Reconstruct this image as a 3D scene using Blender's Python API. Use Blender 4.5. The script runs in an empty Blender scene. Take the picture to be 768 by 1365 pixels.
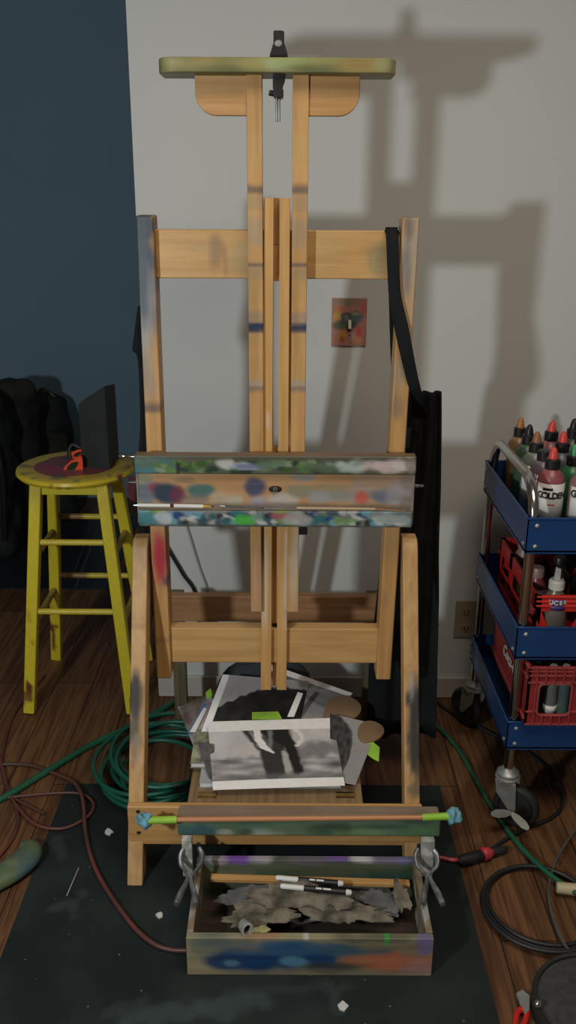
import bpy, math, random
from mathutils import Vector, Matrix, noise
random.seed(7)
R = math.radians
C = bpy.context.scene.collection
# ------------------------------------------------------------------ camera
F = 1200.0; PITCH = R(19.4); CH = 1.55; ROLL = R(0.3)
cam_d = bpy.data.cameras.new('camera'); cam = bpy.data.objects.new('camera', cam_d); C.objects.link(cam)
cam_d.sensor_fit = 'VERTICAL'; cam_d.sensor_height = 24.0; cam_d.lens = 24.0 * F / 1365.0
cam.location = (0, 0, CH)
cam.rotation_euler = (Matrix.Rotation(math.pi/2 - PITCH, 3, 'X') @ Matrix.Rotation(ROLL, 3, 'Z')).to_euler()
cam_d.clip_start = 0.02
bpy.context.scene.camera = cam
# survey of the photograph: a sight line through a pixel meets a plane of the room
def ray(px, py):
    a, b = px - 384.0, py - 682.5
    u = (a*math.cos(ROLL) + b*math.sin(ROLL)) / F
    v = (-a*math.sin(ROLL) + b*math.cos(ROLL)) / F
    return Vector((u, math.cos(PITCH) - v*math.sin(PITCH), -math.sin(PITCH) - v*math.cos(PITCH)))
def V(px, py, Y):
    d = ray(px, py); t = Y/d.y
    return Vector((d.x*t, Y, CH + d.z*t))
def G(px, py, z=0.0):
    d = ray(px, py); t = (z - CH)/d.z
    return Vector((d.x*t, d.y*t, z))
# ------------------------------------------------------------------ materials
def new_mat(name):
    m = bpy.data.materials.new(name); m.use_nodes = True
    return m, m.node_tree, m.node_tree.nodes['Principled BSDF']
def plain(name, col, rough=0.6, metal=0.0, var=0.0, scale=8.0, spec=0.5, bump=0.0, stretch=(1,1,1), coat=0, col2=None, lo=0.35, hi=0.65):
    m, nt, b = new_mat(name)
    b.inputs['Base Color'].default_value = (*col, 1); b.inputs['Roughness'].default_value = rough
    b.inputs['Metallic'].default_value = metal; b.inputs['Specular IOR Level'].default_value = spec
    b.inputs['Coat Weight'].default_value = coat
    tc = nt.nodes.new('ShaderNodeTexCoord'); mp = nt.nodes.new('ShaderNodeMapping')
    mp.inputs['Scale'].default_value = stretch
    n = nt.nodes.new('ShaderNodeTexNoise'); n.inputs['Scale'].default_value = scale; n.inputs['Detail'].default_value = 6
    nt.links.new(tc.outputs['Object'], mp.inputs['Vector']); nt.links.new(mp.outputs['Vector'], n.inputs['Vector'])
    r = nt.nodes.new('ShaderNodeValToRGB')
    c2 = col2 if col2 else tuple(c*(1-var) for c in col)
    r.color_ramp.elements[0].position = lo; r.color_ramp.elements[1].position = hi
    r.color_ramp.elements[0].color = (*c2, 1); r.color_ramp.elements[1].color = (*col, 1)
    nt.links.new(n.outputs['Fac'], r.inputs['Fac']); nt.links.new(r.outputs['Color'], b.inputs['Base Color'])
    if bump:
        bp = nt.nodes.new('ShaderNodeBump'); bp.inputs['Strength'].default_value = bump; bp.inputs['Distance'].default_value = 0.002
        nt.links.new(n.outputs['Fac'], bp.inputs['Height']); nt.links.new(bp.outputs['Normal'], b.inputs['Normal'])
    return m
def wood(name, col, dark, axis='Z', scale=14.0, rough=0.5):
    m, nt, b = new_mat(name)
    tc = nt.nodes.new('ShaderNodeTexCoord'); mp = nt.nodes.new('ShaderNodeMapping')
    s = {'X': (0.06,1,1), 'Y': (1,0.06,1), 'Z': (1,1,0.06)}[axis]
    mp.inputs['Scale'].default_value = s
    n = nt.nodes.new('ShaderNodeTexNoise'); n.inputs['Scale'].default_value = scale*5; n.inputs['Detail'].default_value = 5; n.inputs['Distortion'].default_value = 0.6
    n2 = nt.nodes.new('ShaderNodeTexNoise'); n2.inputs['Scale'].default_value = 3.0
    nt.links.new(tc.outputs['Object'], mp.inputs['Vector']); nt.links.new(mp.outputs['Vector'], n.inputs['Vector']); nt.links.new(tc.outputs['Object'], n2.inputs['Vector'])
    r = nt.nodes.new('ShaderNodeValToRGB'); r.color_ramp.elements[0].position = 0.35; r.color_ramp.elements[1].position = 0.62
    r.color_ramp.elements[0].color = (*dark, 1); r.color_ramp.elements[1].color = (*col, 1)
    nt.links.new(n.outputs['Fac'], r.inputs['Fac'])
    mx = nt.nodes.new('ShaderNodeMix'); mx.data_type = 'RGBA'; mx.blend_type = 'MULTIPLY'
    r2 = nt.nodes.new('ShaderNodeValToRGB'); r2.color_ramp.elements[0].position = .3; r2.color_ramp.elements[1].position = .7
    r2.color_ramp.elements[0].color = (.72,.68,.62,1); r2.color_ramp.elements[1].color = (1,1,1,1)
    nt.links.new(n2.outputs['Fac'], r2.inputs['Fac'])
    mx.inputs[0].default_value = 0.8
    nt.links.new(r.outputs['Color'], mx.inputs[6]); nt.links.new(r2.outputs['Color'], mx.inputs[7])
    nt.links.new(mx.outputs[2], b.inputs['Base Color']); b.inputs['Roughness'].default_value = rough
    return m
def painted(name, rough=0.5, grain=0.25, axis='Z', scale=60, spec=0.4):
    """colour laid on by hand (colour attribute) over a slight wood grain"""
    m, nt, b = new_mat(name)
    at = nt.nodes.new('ShaderNodeAttribute'); at.attribute_name = 'Col'
    tc = nt.nodes.new('ShaderNodeTexCoord'); mp = nt.nodes.new('ShaderNodeMapping')
    mp.inputs['Scale'].default_value = {'X': (0.07,1,1), 'Y': (1,0.07,1), 'Z': (1,1,0.07), 'N': (1,1,1)}[axis]
    n = nt.nodes.new('ShaderNodeTexNoise'); n.inputs['Scale'].default_value = scale; n.inputs['Detail'].default_value = 5
    nt.links.new(tc.outputs['Object'], mp.inputs['Vector']); nt.links.new(mp.outputs['Vector'], n.inputs['Vector'])
    r = nt.nodes.new('ShaderNodeValToRGB'); r.color_ramp.elements[0].position = .35; r.color_ramp.elements[1].position = .62
    g = 1-grain
    r.color_ramp.elements[0].color = (g, g*.95, g*.88, 1); r.color_ramp.elements[1].color = (1,1,1,1)
    nt.links.new(n.outputs['Fac'], r.inputs['Fac'])
    mx = nt.nodes.new('ShaderNodeMix'); mx.data_type = 'RGBA'; mx.blend_type = 'MULTIPLY'; mx.inputs[0].default_value = 1
    nt.links.new(at.outputs['Color'], mx.inputs[6]); nt.links.new(r.outputs['Color'], mx.inputs[7])
    nt.links.new(mx.outputs[2], b.inputs['Base Color']); b.inputs['Roughness'].default_value = rough
    b.inputs['Specular IOR Level'].default_value = spec
    return m
PINE = (.60,.345,.135)
M = dict(
    pine_z=wood('pine_upright', PINE, (.50,.265,.09), 'Z'),
    pine_x=wood('pine_board', PINE, (.50,.265,.09), 'X'),
    pine_y=wood('pine_shaded', (.30,.20,.11), (.22,.135,.07), 'Y'),  # storage board pine, its shadow put into the darker colour
    darkwood=wood('shaded_box_bottom', (.06,.042,.03), (.03,.022,.017), 'X'),  # paint box bottom, shade inside the box put into the wood colour
    oldpine=wood('aged_pine', (.30,.19,.10), (.2,.12,.06), 'X'),
    paint_z=painted('hand_painted_upright', .5, .2, 'Z'),
    paint_x=painted('hand_painted_board', .45, .18, 'X'),
    paint_n=painted('hand_painted', .5, .1, 'N'),
    print=painted('photo_print', .55, .03, 'N', spec=.25),
    chrome=plain('chrome', (.62,.6,.57), .16, 1.0, .15, 20),
    steel=plain('dull_steel', (.42,.44,.45), .38, 1.0, .35, 40),
    brass=plain('brass', (.45,.33,.14), .4, 1.0, .3, 40),
    clampsteel=plain('smeared_clamp_steel', (.34,.36,.38), .4, .7, .5, 60),
    zinc=plain('zinc_plate', (.38,.39,.38), .45, .6, .25, 30),
    blackplas=plain('black_plastic', (.012,.012,.013), .4, 0, .3, 20),
    blackrub=plain('black_rubber', (.014,.015,.015), .65, 0, .3, 30),
    fabric=plain('black_cloth', (.011,.013,.015), .9, 0, .35, 14, .2, .3),
    bagcloth=plain('dark_bag_cloth', (.020,.025,.026), .85, 0, .5, 10, .25, .4),
    bagolive=plain('olive_bag_cloth', (.032,.034,.028), .85, 0, .5, 10, .25, .4),
    yellow=plain('yellow_paint', (.62,.52,.03), .38, 0, .1, 12),
    rung=plain('worn_yellow_paint', (.36,.27,.06), .5, 0, .4, 14),
    orange=plain('orange_plastic', (.80,.075,.02), .6, 0, .05, 20),
    lens=plain('dark_lens', (.02,.03,.012), .25, 0, .1, 5, .3),
    folder=plain('black_card', (.022,.026,.028), .5, 0, .2, 12, .4),
    blue=plain('blue_enamel', (.010,.050,.165), .38, 0, .15, 12, .5),
    red=plain('red_plastic', (.52,.022,.018), .4, 0, .15, 12),
    dred=plain('dusty_red_plastic', (.30,.022,.024), .55, 0, .3, 25),
    drib=plain('dusty_red_rib', (.36,.06,.055), .7, 0, .3, 40),
    white=plain('white_plastic', (.62,.60,.56), .4, 0, .06, 10),
    label=plain('label_paper', (.66,.66,.64), .5, 0, .04, 10),
    ink=plain('black_ink', (.02,.02,.025), .5, 0, .05, 10),
    redink=plain('red_ink', (.55,.05,.08), .5),
    purple=plain('purple_label', (.07,.045,.20), .45, 0, .1, 10),
    paper=plain('white_paper', (.70,.70,.71), .6, 0, .03, 10),
    greentape=plain('green_tape', (.30,.55,.05), .6, 0, .15, 25),
    bluetape=plain('blue_tape', (.03,.20,.52), .6, 0, .15, 25),
    lightblue=plain('pale_blue_wrap', (.16,.38,.48), .7, 0, .35, 60, .3, .8),
    rod=plain('orange_brown_varnish', (.55,.24,.11), .4, 0, .3, 10, stretch=(.1,1,1)),
    hose=plain('green_hose', (.006,.10,.065), .4, 0, .25, 9),
    dhose=plain('green_garden_hose', (.014,.11,.06), .45, 0, .3, 9),
    cord_red=plain('red_brown_cord', (.15,.035,.03), .5, 0, .5, 5, col2=(.045,.03,.026)),
    cord_blk=plain('black_cord', (.013,.015,.016), .5, 0, .3, 8),
    cord_gry=plain('grey_cord', (.10,.10,.10), .4, 0, .3, 8),
    cord_wht=plain('pale_cord', (.40,.37,.36), .5, 0, .2, 8),
    beige=plain('beige_plastic', (.34,.28,.20), .5, 0, .1, 8),
    darkslot=plain('dark_slot', (.01,.009,.008), .8),
    palette=plain('brown_palette_wood', (.25,.155,.085), .5, 0, .25, 8),
    stencil=plain('stained_stencil', (.20,.175,.135), .75, 0, .75, 30, .3, .6),
    stencil2=plain('blue_grey_stencil', (.13,.13,.135), .7, 0, .5, 22, .3, .6),
    disc=plain('dusty_grey_felt', (.055,.056,.055), .9, 0, .3, 60, .2, .2),
    cream=plain('cream_plastic', (.50,.42,.26), .5, 0, .1, 10),
    maroon=plain('maroon_cloth', (.10,.012,.016), .85, 0, .3, 12),
    chip=plain('plaster_crumb', (.55,.56,.55), .8, 0, .1, 30),
    charcoal=plain('charcoal_canvas', (.035,.045,.052), .85, 0, .5, 9),
    bglass=plain('brown_glass', (.05,.035,.015), .2, 0, .4, 12, .7),
)
# ------------------------------------------------------------------ objects
ORG = {}
def props(o, label=None, cat=None, group=None, kind=None):
    if label: o['label'] = label
    if cat: o['category'] = cat
    if group: o['group'] = group
    if kind: o['kind'] = kind
    return o
def thing(name, label, cat, loc=(0,0,0), group=None):
    o = bpy.data.objects.new(name, None); C.objects.link(o); o.location = loc; o.empty_display_size = .05
    ORG[o] = Vector(loc)
    return props(o, label, cat, group)
class MB:
    def __init__(s): s.v = []; s.f = []; s.m = []; s.c = []
    def add(s, vs, fs, mi=0):
        b = len(s.v); s.v += [Vector(v) for v in vs]
        for f in fs: s.f.append(tuple(b+i for i in f)); s.m.append(mi)
        return s
    def box(s, lo, hi, d=None, mi=0, fr=None):
        """box between two corners, each face gridded with cell size d; fr = 4x4 placement"""
        lo = Vector(lo); hi = Vector(hi)
        for ax in range(3):
            if lo[ax] > hi[ax]: lo[ax], hi[ax] = hi[ax], lo[ax]
        n = [max(1, int(math.ceil((hi[i]-lo[i])/d))) if d else 1 for i in range(3)]
        idx = {}; vs = []; fs = []
        def vi(k):
            if k not in idx:
                idx[k] = len(vs); vs.append(Vector([lo[i]+(hi[i]-lo[i])*k[i]/n[i] for i in range(3)]))
            return idx[k]
        for ax in range(3):
            a, b = (ax+1) % 3, (ax+2) % 3
            for side in (0, n[ax]):
                for i in range(n[a]):
                    for j in range(n[b]):
                        q = []
                        for (p, r) in ((i,j),(i+1,j),(i+1,j+1),(i,j+1)):
                            k = [0,0,0]; k[ax] = side; k[a] = p; k[b] = r; q.append(vi(tuple(k)))
                        fs.append(tuple(q if side else q[::-1]))
        if fr: vs = [fr @ v for v in vs]
        return s.add(vs, fs, mi)
    def beam(s, a, b, w, t, d=None, mi=0, up=(0,1,0), w2=None):
        """bar from a to b, width w across, thickness t along 'up'"""
        a = Vector(a); b = Vector(b); z = (b-a); L = z.length; z.normalize()
        y = Vector(up) - z*z.dot(Vector(up)); y.normalize(); x = y.cross(z)
        fr = Matrix(((x.x,y.x,z.x,a.x),(x.y,y.y,z.y,a.y),(x.z,y.z,z.z,a.z),(0,0,0,1)))
        k = len(s.v); s.box((-w/2,-t/2,0), (w/2,t/2,L), d, mi)
        for i in range(k, len(s.v)):
            v = s.v[i]
            if w2: v.x *= 1 + (w2/w-1)*v.z/L
            s.v[i] = fr @ v
        return s
    def tube(s, pts, r, seg=10, mi=0, closed=False, cap=True, flat=None):
        pts = [Vector(p) for p in pts]; n = len(pts)
        rs = r if isinstance(r, (list,tuple)) else [r]*n
        rings = []; prev = None
        for i in range(n):
            if closed: t = pts[(i+1)%n]-pts[i-1]
            else: t = pts[min(i+1,n-1)]-pts[max(i-1,0)]
            t.normalize()
            if prev is None:
                u = Vector((0,0,1)) if abs(t.z) < .9 else Vector((1,0,0))
            else: u = prev
            u = u - t*u.dot(t); u.normalize(); prev = u; w = t.cross(u)
            rings.append([pts[i] + (u*math.cos(2*math.pi*k/seg) + w*math.sin(2*math.pi*k/seg)*(flat or 1))*rs[i] for k in range(seg)])
        vs = [v for rg in rings for v in rg]; fs = []
        m = n if closed else n-1
        for i in range(m):
            a = i*seg; b = ((i+1)%n)*seg
            for k in range(seg): fs.append((a+k, a+(k+1)%seg, b+(k+1)%seg, b+k))
        if cap and not closed:
            fs.append(tuple(range(seg))[::-1]); fs.append(tuple((n-1)*seg+k for k in range(seg)))
        return s.add(vs, fs, mi)
    def lathe(s, prof, c=(0,0,0), axis=(0,0,1), seg=24, mi=0, a0=0, a1=2*math.pi, sc=(1,1)):
        c = Vector(c); q = Vector((0,0,1)).rotation_difference(Vector(axis).normalized())
        full = abs(a1-a0-2*math.pi) < 1e-6; n = seg if full else seg+1
        vs = []; fs = []
        for (r, z) in prof:
            for k in range(n):
                a = a0+(a1-a0)*k/seg
                vs.append(c + q @ Vector((r*math.cos(a)*sc[0], r*math.sin(a)*sc[1], z)))
        for i in range(len(prof)-1):
            for k in range(seg):
                k2 = (k+1) % n
                fs.append((i*n+k, i*n+k2, (i+1)*n+k2, (i+1)*n+k))
        if full:
            if prof[0][0] > 1e-5: fs.append(tuple(range(n))[::-1])
            if prof[-1][0] > 1e-5: fs.append(tuple((len(prof)-1)*n+k for k in range(n)))
        return s.add(vs, fs, mi)
    def prism(s, poly, o, u, v, depth, mi=0):
        """outline poly (a,b) in the plane o + a*u + b*v, thickened by the vector depth"""
        o = Vector(o); u = Vector(u); v = Vector(v); dp = Vector(depth); n = len(poly)
        A = [o+u*a+v*b for a, b in poly]; B = [p+dp for p in A]
        fs = [tuple(range(n)), tuple(range(2*n-1, n-1, -1))]
        for i in range(n): fs.append((i, n+i, n+(i+1)%n, (i+1)%n))
        return s.add(A+B, fs, mi)
    def grid(s, fn, nu, nv, mi=0):
        vs = [fn(i/nu, j/nv) for j in range(nv+1) for i in range(nu+1)]
        fs = [(j*(nu+1)+i, j*(nu+1)+i+1, (j+1)*(nu+1)+i+1, (j+1)*(nu+1)+i) for j in range(nv) for i in range(nu)]
        return s.add(vs, fs, mi)
    def build(s, name, mats, parent=None, smooth=40, bevel=0, col=None, subsurf=0, solid=0, **kw):
        if parent is not None: org = ORG[parent]
        else:
            xs = [v.x for v in s.v]; ys = [v.y for v in s.v]; zs = [v.z for v in s.v]
            org = Vector(((min(xs)+max(xs))/2, (min(ys)+max(ys))/2, min(zs)))
        me = bpy.data.meshes.new(name)
        me.from_pydata([v-org for v in s.v], [], s.f)
        mats = mats if isinstance(mats, (list,tuple)) else [mats]
        for m in mats: me.materials.append(M[m] if isinstance(m, str) else m)
        for p, mi in zip(me.polygons, s.m): p.material_index = mi
        if col:
            at = me.color_attributes.new('Col', 'FLOAT_COLOR', 'POINT')
            for i, v in enumerate(s.v): at.data[i].color = (*[max(0,min(1,c)) for c in col(v)], 1)
        import bmesh
        bm = bmesh.new(); bm.from_mesh(me); bmesh.ops.recalc_face_normals(bm, faces=bm.faces); bm.to_mesh(me); bm.free()
        o = bpy.data.objects.new(name, me); C.objects.link(o)
        if smooth:
            for p in me.polygons: p.use_smooth = True
            me.set_sharp_from_angle(angle=R(smooth))
        if parent is not None: o.parent = parent; ORG[o] = org
        else: o.location = org; ORG[o] = org
        if bevel:
            b = o.modifiers.new('bevel', 'BEVEL'); b.width = bevel; b.segments = 2; b.limit_method = 'ANGLE'; b.angle_limit = R(50)
            b.harden_normals = True
        if solid:
            b = o.modifiers.new('thick', 'SOLIDIFY'); b.thickness = solid; b.offset = 0
        if subsurf:
            b = o.modifiers.new('sub', 'SUBSURF'); b.levels = subsurf; b.render_levels = subsurf
        if parent is not None and ORG[parent] is not None: pass
        return props(o, **kw)
# children of a mesh thing: parent location is its own org, child local coords are relative to it
def spline(pts, n=8, closed=False):
    pts = [Vector(p) for p in pts]; out = []; m = len(pts)
    rng = range(m) if closed else range(m-1)
    for i in rng:
        p1, p2 = pts[i], pts[(i+1) % m]
        p0 = pts[i-1] if (i > 0 or closed) else p1*2-p2
        p3 = pts[(i+2) % m] if (i+2 < m or closed) else p2*2-p1
        for k in range(n):
            t = k/n
            out.append(.5*((2*p1)+(p2-p0)*t+(2*p0-5*p1+4*p2-p3)*t*t+(3*p1-p0-3*p2+p3)*t**3))
    if not closed: out.append(pts[-1])
    return out
def sm(a, b, x):
    if a == b: return 1.0 if x >= b else 0.0
    t = max(0, min(1, (x-a)/(b-a))); return t*t*(3-2*t)
def mixc(a, b, t): return tuple(a[i]*(1-t)+b[i]*t for i in range(3))
def nz(v, s, o=0): return noise.noise(Vector(v)*s + Vector((o, o*1.7, o*.3)))
def blobs(base, lst, wob=.35, ws=30):
    """lst: (centre(x,z), rx, rz, colour, strength, softness); measured on the X-Z face of the thing"""
    def fn(v):
        c = base(v) if callable(base) else base
        for i, (cx, cz, rx, rz, col, st, so) in enumerate(lst):
            dx = (v.x-cx)/rx; dz = (v.z-cz)/rz
            d = math.sqrt(dx*dx+dz*dz)
            if d > 2: continue
            d += wob*nz(v, ws, i*3.1)
            k = st*(1-sm(1-so, 1+so, d))
            if k > 0: c = mixc(c, col, k)
        return c
    return fn
def bl(px, py, rx, ry, col, st=.9, so=.4, Y=2.0):
    a = V(px, py, Y); b = V(px+rx, py, Y); d = V(px, py+ry, Y)
    return (a.x, a.z, abs(b.x-a.x), abs(a.z-d.z), col, st, so)
def pinecol(v):
    k = .5+.5*nz((v.x*1.0, v.y, v.z*.3), 9)
    return mixc((.50,.275,.10), (.62,.36,.145), k)
def text(name, body, size, mat, loc, rot, parent=None, extrude=.0004, shear=0, align='CENTER', bold=0, sx=1):
    cu = bpy.data.curves.new(name, 'FONT'); cu.body = body; cu.size = size; cu.extrude = extrude; cu.shear = shear
    cu.align_x = align; cu.align_y = 'CENTER'; cu.offset = bold
    to = bpy.data.objects.new(name, cu); C.objects.link(to)
    bpy.context.view_layer.update()
    dg = bpy.context.evaluated_depsgraph_get()
    me = bpy.data.meshes.new_from_object(to.evaluated_get(dg)); bpy.data.objects.remove(to)
    me.materials.clear(); me.materials.append(M[mat])
    o = bpy.data.objects.new(name, me); C.objects.link(o)
    o.parent = parent; o.location = Vector(loc)-(ORG[parent] if parent else Vector()); o.rotation_euler = rot; o.scale = (sx,1,1)
    if parent: ORG[o] = Vector(loc)
    return o

# ================================================================== SETTING
WY = 2.59
wallm = plain('white_wall_paint', (.595,.605,.60), .85, 0, .03, 2.5, .25, .05)
cx = V(165, 0, WY).x*.45 + V(214, 926, WY).x*.55
CXX = cx
MB().box((cx, WY, 0), (3.2, WY+.12, 2.9)).build('wall_back', wallm, kind='structure')
MB().box((cx, WY+.12, 0), (cx+.12, 4.62, 2.9)).build('wall_return', wallm, kind='structure')
bluem = plain('slate_blue_wall_paint', (.185,.285,.375), .8, 0, .06, 2, .25, .05)
MB().box((-4.5, 4.62, 0), (cx+.12, 4.74, 2.9)).build('wall_left', bluem, kind='structure')
MB().box((cx, WY-.014, 0), (3.2, WY, .075)).build('baseboard_back', plain('white_trim', (.5,.47,.43), .5, 0, .05, 5), bevel=.004, kind='structure')
def floor_mat():
    m, nt, b = new_mat('dark_laminate_floor')
    tc = nt.nodes.new('ShaderNodeTexCoord'); mp = nt.nodes.new('ShaderNodeMapping')
    mp.inputs['Rotation'].default_value = (0,0,R(90))
    nt.links.new(tc.outputs['Object'], mp.inputs['Vector'])
    br = nt.nodes.new('ShaderNodeTexBrick'); br.inputs['Scale'].default_value = 1
    br.inputs['Brick Width'].default_value = 1.1; br.inputs['Row Height'].default_value = .125; br.inputs['Mortar Size'].default_value = .0016
    br.inputs['Color1'].default_value = (.088,.044,.022,1); br.inputs['Color2'].default_value = (.150,.078,.038,1); br.inputs['Mortar'].default_value = (.02,.01,.008,1)
    nt.links.new(mp.outputs['Vector'], br.inputs['Vector'])
    mp2 = nt.nodes.new('ShaderNodeMapping'); mp2.inputs['Scale'].default_value = (1,.05,1); nt.links.new(tc.outputs['Object'], mp2.inputs['Vector'])
    n = nt.nodes.new('ShaderNodeTexNoise'); n.inputs['Scale'].default_value = 55; n.inputs['Detail'].default_value = 6; n.inputs['Distortion'].default_value = 1.2
    nt.links.new(mp2.outputs['Vector'], n.inputs['Vector'])
    r = nt.nodes.new('ShaderNodeValToRGB'); r.color_ramp.elements[0].position = .38; r.color_ramp.elements[1].position = .64
    r.color_ramp.elements[0].color = (.62,.52,.48,1); r.color_ramp.elements[1].color = (1.3,1.2,1.1,1)
    nt.links.new(n.outputs['Fac'], r.inputs['Fac'])
    mx = nt.nodes.new('ShaderNodeMix'); mx.data_type = 'RGBA'; mx.blend_type = 'MULTIPLY'; mx.inputs[0].default_value = 1
    nt.links.new(br.outputs['Color'], mx.inputs[6]); nt.links.new(r.outputs['Color'], mx.inputs[7])
    nt.links.new(mx.outputs[2], b.inputs['Base Color']); b.inputs['Roughness'].default_value = .48; b.inputs['Specular IOR Level'].default_value = .35
    return m
MB().box((-4.5, -1.5, -.05), (3.2, 4.62, 0)).build('floor', floor_mat(), kind='structure')

# ---- black floor mat under the easel, with paint marks
matm, nt, b = new_mat('floor_mat_rubber')
tc = nt.nodes.new('ShaderNodeTexCoord')
n = nt.nodes.new('ShaderNodeTexNoise'); n.inputs['Scale'].default_value = 3.2; n.inputs['Detail'].default_value = 7
r = nt.nodes.new('ShaderNodeValToRGB'); r.color_ramp.elements[0].position = .42; r.color_ramp.elements[1].position = .78
r.color_ramp.elements[0].color = (.0060,.0105,.0105,1); r.color_ramp.elements[1].color = (.014,.022,.0215,1)
nt.links.new(tc.outputs['Object'], n.inputs['Vector']); nt.links.new(n.outputs['Fac'], r.inputs['Fac'])
vo = nt.nodes.new('ShaderNodeTexVoronoi'); vo.inputs['Scale'].default_value = 22
nt.links.new(tc.outputs['Object'], vo.inputs['Vector'])
r3 = nt.nodes.new('ShaderNodeValToRGB'); r3.color_ramp.elements[0].position = .035; r3.color_ramp.elements[1].position = .05
r3.color_ramp.elements[0].color = (1,1,1,1); r3.color_ramp.elements[1].color = (0,0,0,1)
nt.links.new(vo.outputs['Distance'], r3.inputs['Fac'])
mx = nt.nodes.new('ShaderNodeMix'); mx.data_type = 'RGBA'; mx.inputs[7].default_value = (.12,.14,.14,1)
nt.links.new(r3.outputs['Color'], mx.inputs[0]); nt.links.new(r.outputs['Color'], mx.inputs[6])
at = nt.nodes.new('ShaderNodeAttribute'); at.attribute_name = 'Col'
mx2 = nt.nodes.new('ShaderNodeMix'); mx2.data_type = 'RGBA'; mx2.inputs[7].default_value = (.045,.064,.064,1)
nt.links.new(at.outputs['Fac'], mx2.inputs[0]); nt.links.new(mx.outputs[2], mx2.inputs[6])
nt.links.new(mx2.outputs[2], b.inputs['Base Color']); b.inputs['Roughness'].default_value = .75; b.inputs['Specular IOR Level'].default_value = .3
ml, mr, my = -.612, .425, G(90, 1046).y
SM = []
for (a1, a2, w_, st_) in (((165,1362),(345,1335),.030,.6),((250,1350),(330,1345),.02,.5),((440,1310),(450,1350),.012,.35),((70,1215),(110,1190),.012,.4),((100,1200),(96,1225),.01,.4),((75,1120),(85,1140),.015,.35),((150,1350),(190,1340),.02,.3),((300,1322),(470,1318),.012,.25)):
    SM.append((G(*a1), G(*a2), w_, st_))
def smear(v):
    k = 0
    for a1, a2, w_, st_ in SM:
        d, t_ = capd2((v.x, v.y), (a1.x, a1.y), (a2.x, a2.y))
        k = max(k, st_*(1-sm(w_*.3, w_*1.3, d+.02*nz(v, 30))))
    k += .25*max(0, nz(v, 9, 4))
    return (k, k, k)
def capd2(p, a, b):
    dx, dy = b[0]-a[0], b[1]-a[1]; t = max(0, min(1, ((p[0]-a[0])*dx+(p[1]-a[1])*dy)/(dx*dx+dy*dy+1e-9)))
    return math.hypot(p[0]-a[0]-t*dx, p[1]-a[1]-t*dy), t
MB().box((ml, .9, 0), (mr, my, .004), .010).build('floor_mat', matm, col=smear, label='dark green-black floor mat under the wooden easel and paint box, flecked with paint', cat='mat')
MAT = .004
def splat(pts, name, mat, h, z=MAT, **kw):
    q = [G(px, py, z) for px, py in pts]
    return MB().prism([(p.x, p.y) for p in q], (0,0,z+.0002), (1,0,0), (0,1,0), (0,0,h)).build(name, mat, **kw)
def ring(cx_, cy_, rx, ry, n=14, j=.2, seed=1):
    rnd = random.Random(seed)
    return [(cx_+rx*math.cos(6.283*k/n)*(1+rnd.uniform(-j,j)), cy_+ry*math.sin(6.283*k/n)*(1+rnd.uniform(-j,j))) for k in range(n)]
splat(ring(145,1110,5,4,10,.3,2), 'plaster_crumb', 'chip', .003, label='white crumb on the mat between the easel leg and the brown cord', cat='crumb')
splat(ring(213,1221,4.5,4,10,.2,3), 'plaster_crumb', 'chip', .003, label='round white crumb on the mat left of the paint box clamp', cat='crumb')
splat([(450,1341),(457,1335),(465,1342),(459,1349),(453,1347)], 'plaster_crumb', 'chip', .003, label='angular white crumb on the mat in front of the paint box', cat='crumb')
a, b_ = G(105,1157,MAT+.002), G(89,1194,MAT+.002)
MB().tube([a, b_], .0013, 6).build('wood_splinter', 'cord_wht', label='thin pale stick lying on the mat left of the easel', cat='stick')

# far dark mat by the blue wall
q = [G(-120,785), G(200,785)]
scuff = plain('pale_scuff', (.06,.065,.065), .6)
farmat = MB().prism([(-4.2, q[0].y), (-.75, q[0].y), (-.75, 4.3), (G(36,688).x, 4.3), (G(0,742).x, G(0,742).y), (-4.2, 3.6)], (0,0,0), (1,0,0), (0,1,0), (0,0,.006)).build(
    'floor_mat', plain('far_mat_rubber', (.016,.021,.025), .32, 0, .3, 3), label='far black mat on the floor behind the yellow stool', cat='mat')
for k, (a, b_, w) in enumerate([((131,702),(101,783),.004), ((122,700),(95,772),.002)]):
    p, s_ = G(*a, .0062), G(*b_, .0062)
    MB().beam(p, s_, w*2.2, .0006, up=(0,0,1)).build('scuff_line', scuff, farmat)
# ================================================================== SWITCH + OUTLET + WALL CORDS
sw = thing('light_switch', 'painted light switch plate with blue and orange swirls on the white wall', 'switch', V(465,429,WY))
p0, p1 = V(443,397,WY), V(487.5,461,WY)
PK = (.42,.20,.17)
def B(px,py,rx,ry,c,s=.9,so=.5): return bl(px,py,rx,ry,c,s,so,WY)
spc = blobs(PK, [B(462,402,14,6,(.22,.2,.12),.8), B(452,413,8,6,(.45,.16,.06)), B(449,421,7,6,(.5,.30,.06)), B(467,426,13,10,(.05,.08,.10),1,.3),
                 B(476,422,9,7,(.10,.15,.2)), B(455,433,10,6,(.08,.12,.07)), B(475,418,5,2,(.35,.33,.22)), B(462,424,3,4,(.3,.3,.3),.5),
                 B(456,447,5,5,(.55,.28,.04)), B(456,451,3,4,(.40,.08,.02)), B(478,443,4,6,(.60,.06,.08)), B(471,447,3,5,(.45,.38,.33)),
                 B(477,452,5,4,(.55,.22,.08)), B(484,412,4,8,(.5,.13,.12)), B(466,437,4,5,(.03,.05,.03))], .5, 60)
MB().box((p0.x, WY-.007, p1.z), (p1.x, WY-.0005, p0.z), .0022).build('switch_plate', 'paint_n', sw, bevel=.002, col=spc)
c = V(466,432,WY)
MB().beam((c.x, WY-.006, c.z+.012), (c.x, WY-.018, c.z-.012), .009, .006, .01).build('toggle', plain('cream_toggle', (.5,.46,.32), .4), sw, bevel=.0015)
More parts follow.
